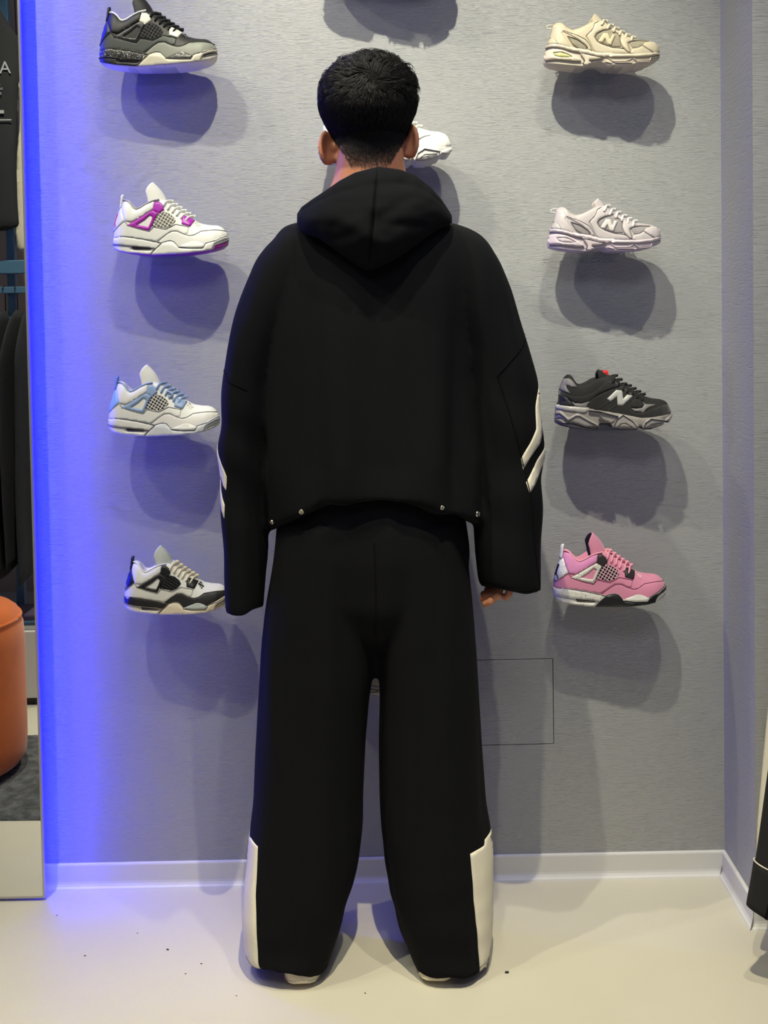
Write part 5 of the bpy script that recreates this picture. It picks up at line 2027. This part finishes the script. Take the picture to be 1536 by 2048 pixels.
# pouf
pc = vz(50, 1538, 0.01)
pr, ph = 0.25, 0.485
pouf = thing('pouf', 'orange velvet cylindrical pouf standing on the grey rug', 'pouf', (pc.x - pr, pc.y, 0.018))
M_VEL = mat('orange_velvet', (0.82, 0.40, 0.06), 0.85, bump=(500, 0.2), sheen=0.25, vary=(7, (0.76, 0.35, 0.05)))
prof = [(0.0, 0.0), (0.80, 0.0), (0.92, 0.02), (0.985, 0.07), (1.0, 0.16), (1.0, 0.5), (1.0, 0.76), (0.985, 0.86), (0.955, 0.905)]
rings = [[(r_ * pr * math.cos(2 * PI * k / 56), r_ * pr * math.sin(2 * PI * k / 56), z_ * ph) for k in range(56)] for r_, z_ in prof]
obj('side', Acc().add(loft_arrays(rings, False, False)).mesh('side'), M_VEL, pouf)
prof = [(0.955, 0.905), (0.93, 0.94), (0.85, 0.972), (0.65, 0.995), (0.35, 1.0), (0.08, 0.985), (0.0, 0.97)]
rings = [[(r_ * pr * math.cos(2 * PI * k / 56), r_ * pr * math.sin(2 * PI * k / 56), z_ * ph + 0.006 * r_ * (1 - r_) * math.sin(9 * 2 * PI * k / 56)) for k in range(56)] for r_, z_ in prof]
obj('cushion_top', Acc().add(loft_arrays(rings, False, False)).mesh('cushion_top'), M_VEL, pouf)
obj('piping', Acc().add(tube_arrays([(0.957 * pr * math.cos(2 * PI * k / 56), 0.957 * pr * math.sin(2 * PI * k / 56), 0.907 * ph) for k in range(57)], 0.005, 8)).mesh('piping'), M_VEL, pouf)

# low white plinth with dark kick
k0 = vz(65, 1411)
YC0 = k0.y
zt = vy(65, 1262, YC0).z
XR0, XR1 = -2.6, vy(118, 1300, YC0).x
plinth = thing('display_plinth', 'low white display plinth with dark kickboard below the hanging black clothes', 'cabinet', ((XR0 + XR1) / 2, YC0 - 0.3, 0))


def pb(name, lo, hi, m, bevel=0.0):
    o = box(name, lo, hi, m, None, bevel)
    o.data.transform(Matrix.Translation(-plinth.location))
    o.parent = plinth
    return o


M_WHITE = mat('white_lacquer', (0.82, 0.82, 0.79), 0.4)
pb('kickboard', (XR0 + 0.02, YC0 - 0.58, 0.0), (XR1 - 0.02, YC0 - 0.012, 0.026), mat('kick_black', (0.08, 0.08, 0.10), 0.5))
pb('front_panel', (XR0, YC0 - 0.02, 0.026), (XR1, YC0, zt - 0.002), M_WHITE, 0.002)
pb('carcass', (XR0, YC0 - 0.6, 0.026), (XR1, YC0 - 0.021, zt - 0.012), M_WHITE)
pb('top_slab', (XR0, YC0 - 0.6, zt - 0.011), (XR1, YC0 - 0.0215, zt), mat('grey_top', (0.52, 0.52, 0.52), 0.5))
mt = box('plum_slab', (XR0 + 0.1, YC0 - 0.28, zt + 0.0005), (XR1 - 0.03, YC0 - 0.11, zt + 0.03), mat('plum_dark', (0.26, 0.22, 0.32), 0.9), None, 0.008)  # flat dark plum block across the plinth top
tag(mt, 'dark plum slab lying on the white plinth', 'cloth')
tl = box('teal_strip', (XR0 + 0.1, YC0 - 0.098, zt + 0.0005), (XR1 - 0.03, YC0 - 0.075, zt + 0.012), mat('teal_metal', (0.22, 0.34, 0.42), 0.4), None, 0.002)
tag(tl, 'thin teal metal strip along the front of the plinth top', 'strip')

# steel rack above the plinth
YR = YC0 - 0.26
M_STEEL = mat('blue_grey_steel', (0.30, 0.44, 0.56), 0.4, metal=0.3)
bz0, bz1 = vy(30, 548, YR).z, vy(30, 521, YR).z
rz0 = vy(30, 580, YR).z
rack = thing('clothes_rack', 'blue grey steel clothes rack with two rails seen in the mirror', 'rack', ((XR0 + XR1) / 2, YR, zt))


def rb(name, lo, hi, m, bevel=0.0):
    o = box(name, lo, hi, m, None, bevel)
    o.data.transform(Matrix.Translation(-rack.location))
    o.parent = rack
    return o


rb('crossbeam', (XR0 + 0.02, YR - 0.025, bz0), (XR1 - 0.02, YR + 0.025, bz1), M_STEEL, 0.003)
rb('rail', (XR0 + 0.02, YR - 0.008, rz0 - 0.012), (XR1 - 0.02, YR + 0.008, rz0 + 0.012), M_STEEL, 0.002)
ZUP = vy(20, 0, YR).z + 0.10
rb('rail', (XR0 + 0.02, YR - 0.008, ZUP - 0.012), (XR1 - 0.02, YR + 0.008, ZUP + 0.012), M_STEEL, 0.002)
for x in (vy(27, 560, YR - 0.06).x, XR0 + 0.1, XR1 - 0.04):
    rb('post', (x - 0.015, YR - 0.062, zt), (x + 0.015, YR - 0.032, ZUP + 0.05), M_STEEL, 0.002)

# hanging garments seen end-on below the rail
M_GARM = mat('black_coat_cloth', (0.085, 0.09, 0.115), 0.9, bump=(400, 0.3))


def end_on_garment(px, w_px, py_top, py_bot, depth, label, y0, m=M_GARM, seed=0):
    p = vy(px, py_top, y0)
    s_ = abs(vy(px + 1, py_top, y0).x - p.x)
    z1, z0 = p.z, vy(px, py_bot, y0).z
    t = thing('hanging_coat', label, 'coat', (p.x, y0, z0), group='black coats on the lower rail')
    rings = []
    n = 40
    for i in range(26):
        u = i / 25.0
        z = (z1 - z0) * (1 - u)
        w = s_ * w_px / 2 * 0.62 * (0.35 + 0.65 * min(1, u * 7) ** 0.5) * (1 + 0.08 * math.sin(u * 9 + seed))
        d = depth / 2 * (0.12 + 0.88 * min(1, u * 5.5) ** 0.6)
        ring = []
        for k in range(n):
            a_ = 2 * PI * k / n
            f_ = 1 + 0.22 * u * math.sin(5 * a_ + seed * 2) + 0.1 * noise.noise(Vector((seed, math.cos(a_) * 2, u * 4)))
            ring.append((w * math.cos(a_) * f_ + 0.006 * math.sin(u * 5 + seed), d * math.sin(a_), z + (0.02 * math.sin(a_ * 2 + seed) * u if i > 22 else 0)))
        rings.append(ring)
    obj('cloth', Acc().add(loft_arrays(rings)).mesh('cloth'), m, t)
    hk = [(0, 0, z1 - z0 - 0.03), (0, 0, rz0 - z0 - 0.004)] + [(0.0, 0.017 * math.sin(R(a_)) , rz0 - z0 + 0.012 + 0.004 - 0.017 * math.cos(R(a_)) + 0.001) for a_ in range(20, 200, 30)]
    hk = [(0, -0.014, z1 - z0 - 0.03), (0, -0.013, rz0 - z0 - 0.02), (0, -0.014, rz0 - z0), (0, -0.012, rz0 - z0 + 0.013), (0, 0.0, rz0 - z0 + 0.0155), (0, 0.012, rz0 - z0 + 0.013), (0, 0.013, rz0 - z0 + 0.002)]
    obj('hanger_hook', Acc().add(tube_arrays(hk, 0.0022, 8)).mesh('hanger_hook'), M_BLKMETAL, t)
    return t


end_on_garment(58, 34, 612, 1140, 0.40, 'black coat with square hem nearest the mirror edge', YR, seed=1)
end_on_garment(33, 26, 620, 1112, 0.42, 'black coat with rounded shoulder second from the mirror edge', YR, seed=2)
end_on_garment(9, 24, 622, 1128, 0.42, 'black coat third from the mirror edge', YR, seed=3)
end_on_garment(-18, 26, 618, 1120, 0.42, 'black coat farthest from the mirror edge', YR, seed=4)


# T-shirts facing out on the upper rail
def tee(outline, y0, m, label, th=0.02, name='tshirt'):
    pts = [vy(px, py, y0) for px, py in outline]
    c = sum(pts, Vector()) / len(pts)
    zlow = min(p.z for p in pts)
    t = thing(name, label, 'shirt', (c.x, y0, zlow), group='shirts on the upper rail')
    P = [(p.x - c.x, p.z - zlow) for p in pts]

    def surf(sg):
        def fn(x, z):
            w = 0.006 * noise.noise(Vector((x * 9, z * 3, y0 * 7))) + 0.004 * noise.noise(Vector((x * 25, z * 6, 1)))
            return Vector((x, sg * 0.001 + w, z)), Vector((0, sg, 0))
        return fn
    a_ = Acc()
    for sg in (1, -1):
        a_.add(draped_arrays(P, surf(sg), th / 2, (), 0.02, 1, 0.03, 0.0005, 0.15))
    obj('cloth', a_.mesh('cloth'), m, t)
    top = max(p.z for p in pts) - zlow
    hk = [(0, 0, top - 0.02), (0, 0.0, ZUP - zlow - 0.03), (0, 0.0, ZUP - zlow - 0.014)]
    yo = YR - y0
    hk = [(0, 0, top - 0.02), (0, yo * 0.5, ZUP - zlow - 0.02), (0, yo + 0.012, ZUP - zlow - 0.0), (0, yo + 0.010, ZUP - zlow + 0.013), (0, yo, ZUP - zlow + 0.0155), (0, yo - 0.012, ZUP - zlow + 0.012)]
    obj('hanger_hook', Acc().add(tube_arrays(hk, 0.0022, 8)).mesh('hanger_hook'), M_BLKMETAL, t)
    return t, c, zlow


YT = YR + 0.07
M_TEE = mat('black_tee_cloth', (0.07, 0.075, 0.10), 0.9, bump=(500, 0.3))
tb_, tc_, tz_ = tee([(-105, 6), (-70, -2), (-45, 8), (-18, -2), (2, 22), (22, 55), (38, 78), (39, 150), (34, 200), (32, 300), (34, 400), (38, 452), (10, 462), (-60, 462), (-130, 460), (-128, 200), (-150, 80)],
           YT, M_TEE, 'black T-shirt with a pale letter print on the upper rail')
tee([(36, 150), (46, 230), (46, 262), (52, 300), (58, 500), (36, 505), (30, 470), (33, 200)], YT - 0.12, mat('cream_tee_cloth', (0.75, 0.72, 0.66), 0.9), 'cream shirt sliver behind the black T-shirt')
M_PRINT = mat('grey_print', (0.55, 0.56, 0.58), 0.8)


def print_text(txt, px, py, h_px, y0, parent, c, zlow):
    """letters laid flat on the shirt so that they read in the mirror as in the photograph"""
    cu = bpy.data.curves.new('print', 'FONT')
    cu.body = txt
    p = vy(px, py, y0)
    s_ = abs(vy(px, py, y0).z - vy(px, py - h_px, y0).z)
    cu.size = s_ * 1.4
    cu.extrude = 0.0006
    o = bpy.data.objects.new('tmp_text', cu)
    COL.objects.link(o)
    me = bpy.data.meshes.new_from_object(o.evaluated_get(bpy.context.evaluated_depsgraph_get()))
    bpy.data.objects.remove(o)
    # seen through the mirror x keeps its direction, so the letters run along +x but face +y
    for v_ in me.vertices:
        x, y, z = v_.co
        v_.co = (x + p.x - c.x, 0.0135 + 0.004 + z, y + p.z - zlow)
    me.materials.clear()
    return obj('print', me, M_PRINT, parent)


print_text('A', 2, 149, 25, YT, tb_, tc_, tz_)
print_text('IE.', -2, 172, 5, YT, tb_, tc_, tz_)
print_text('EVI', -1, 182, 5, YT, tb_, tc_, tz_)
print_text('DE', -2, 191, 5, YT, tb_, tc_, tz_)
for lo_, hi_ in (((2, 229), (11, 222)), ((2, 243), (26, 240))):
    a1, a2 = vy(lo_[0], lo_[1], YT), vy(hi_[0], hi_[1], YT)
    o = box('print', (a1.x - tc_.x, 0.0165, a1.z - tz_), (a2.x - tc_.x, 0.0180, a2.z - tz_), M_PRINT, tb_, 0.0006)

# partition behind the rack
struct(box('wall_left', (-3.4, YR - 0.50, 0.0), (XR1 + 0.25, YR - 0.42, 3.6), mat('mauve_grey_wall', (0.60, 0.54, 0.51), 0.8)))

# ------------------------------------------------------------------ clothes hanging at the right edge
M_DENIM = mat('black_denim', (0.075, 0.075, 0.08), 0.9, bump=(700, 0.4, (1, 1, 0.4)), vary=(160, (0.05, 0.05, 0.055)))
M_CREAM2 = mat('cream_trouser_cloth', (0.86, 0.84, 0.78), 0.9, bump=(300, 0.2))
YJ = -0.47
jl = RowLoft([(1150, 1590, 1760, YJ, 0.035), (1350, 1566, 1752, YJ, 0.035), (1560, 1535, 1745, YJ, 0.035), (1690, 1517, 1738, YJ, 0.032), (1776, 1503, 1732, YJ, 0.030), (1806, 1496, 1730, YJ, 0.029), (1812, 1496, 1730, YJ, 0.027)], n=48, nr=60, e=2.6)
rg_ = jl.rings()
for i in range(len(rg_)):                                 # hem slants down to the right
    k = max(0.0, (i - 30) / 29.0)
    rg_[i] = [p - Vector((0, 0, (p.x - rg_[i][36].x) * 0.55 * k)) for p in rg_[i]]
org = jl.pt(1812, 0)
jeans = thing('hanging_jeans', 'black jeans with cream hem stitching hanging at the right edge', 'trousers', (org.x, YJ, org.z - 0.06))


def jobj(name, vf, m, parent=jeans):
    me = Acc().add(vf).mesh(name)
    me.transform(Matrix.Translation(-parent.location))
    return obj(name, me, m, parent)


jobj('leg', loft_arrays(rg_), M_DENIM)
hem = [[p + (p - sum(r_, Vector()) / len(r_)).normalized() * 0.003 for p in r_] for r_ in rg_[-9:]]
jobj('hem_cuff', loft_arrays(hem), M_DENIM)
jobj('hem_stitch', tube_arrays([p + (p - sum(rg_[-9], Vector()) / 48).normalized() * 0.003 for p in rg_[-9]] + [rg_[-9][0]], 0.0013, 6), M_CREAM2)
jobj('side_seam', tube_arrays([r_[42] + Vector((0, -0.002, 0)) for r_ in rg_], 0.0014, 6), M_BLACK2)
jc = sum(rg_[0], Vector()) / 48
jobj('clip_hanger', tube_arrays([jc + Vector((-0.05, 0, -0.01)), jc + Vector((0, 0, 0.03)), jc + Vector((0, 0, 0.20)), jc + Vector((0, 0.0, 0.235))], 0.004, 8), M_BLKMETAL)
YW = -0.40
wl = RowLoft([(1150, 1570, 1740, YW, 0.022), (1440, 1534, 1730, YW, 0.022), (1560, 1523, 1725, YW, 0.022), (1650, 1515, 1722, YW, 0.021), (1740, 1512, 1718, YW, 0.02), (1760, 1512, 1718, YW, 0.018)], n=40, nr=40, e=2.6)
wr_ = wl.rings()
org = wl.pt(1760, 0)
wt = thing('hanging_trousers', 'cream trousers hanging behind the black jeans at the right edge', 'trousers', (org.x, YW, org.z))
jobj('leg', loft_arrays(wr_), M_CREAM2, wt)
wc_ = sum(wr_[0], Vector()) / 40
jobj('clip_hanger', tube_arrays([wc_ + Vector((-0.05, 0, -0.01)), wc_ + Vector((0, 0, 0.03)), wc_ + Vector((0, 0, 0.20)), wc_ + Vector((0, -0.0, 0.235))], 0.004, 8), M_BLKMETAL, wt)
# the arm they hang from
rk = thing('wall_rail', 'black rail carrying the jeans and cream trousers at the right', 'rail', (jc.x, CORN.y, jc.z + 0.22))
hz_ = jc.z + 0.235
for hc_ in (jc, wc_):
    pass
jobj('arm', tube_arrays([(jc.x, CORN.y, hz_ + 0.012), (jc.x, YJ - 0.08, hz_ + 0.012)], 0.009, 12), M_BLKMETAL, rk)
jobj('wall_plate', tube_arrays([(jc.x, CORN.y - 0.0005, hz_ + 0.012), (jc.x, CORN.y - 0.008, hz_ + 0.012)], 0.03, 20), M_BLKMETAL, rk)
jobj('front_bar', tube_arrays([(jc.x - 0.12, YJ, hz_ + 0.010), (jc.x + 0.6, YJ, hz_ + 0.010)], 0.008, 12), M_BLKMETAL, rk)

# lint and grit lying on the resin floor
M_GRIT = mat('dark_grit', (0.09, 0.08, 0.08), 0.9)
for i, (px, py, r_) in enumerate([(335, 1900, 0.0022), (170, 1912, 0.0016), (403, 1928, 0.0015), (1014, 1946, 0.0030), (275, 1867, 0.0013), (371, 1948, 0.0013), (730, 1987, 0.0013), (114, 1831, 0.0013), (473, 1992, 0.0012)]):
    g_ = at_z(px, py, 0.0)
    bm = bmesh.new()
    bmesh.ops.create_icosphere(bm, subdivisions=1, radius=r_)
    for v_ in bm.verts:
        v_.co *= random.uniform(0.7, 1.3)
        v_.co.z = v_.co.z * 0.5 + r_ * 0.55
        v_.co.x *= 1.5
    o = obj('grit_speck', bm_mesh('grit_speck', bm), M_GRIT)
    o.location = g_
    tag(o, ['dark crumb on the floor left of the trouser hem', 'small dark crumb on the floor below the mirror corner', 'tiny crumb on the floor beside the largest left crumb', 'dark lint fleck on the floor right of the right foot',
            'faint crumb on the floor in the shadow near the baseboard', 'faint crumb on the floor left of the left foot', 'tiny crumb on the floor between the feet', 'tiny crumb on the floor just below the mirror corner', 'tiny crumb in front of the left foot'][i], 'crumb', 'crumbs on the floor')
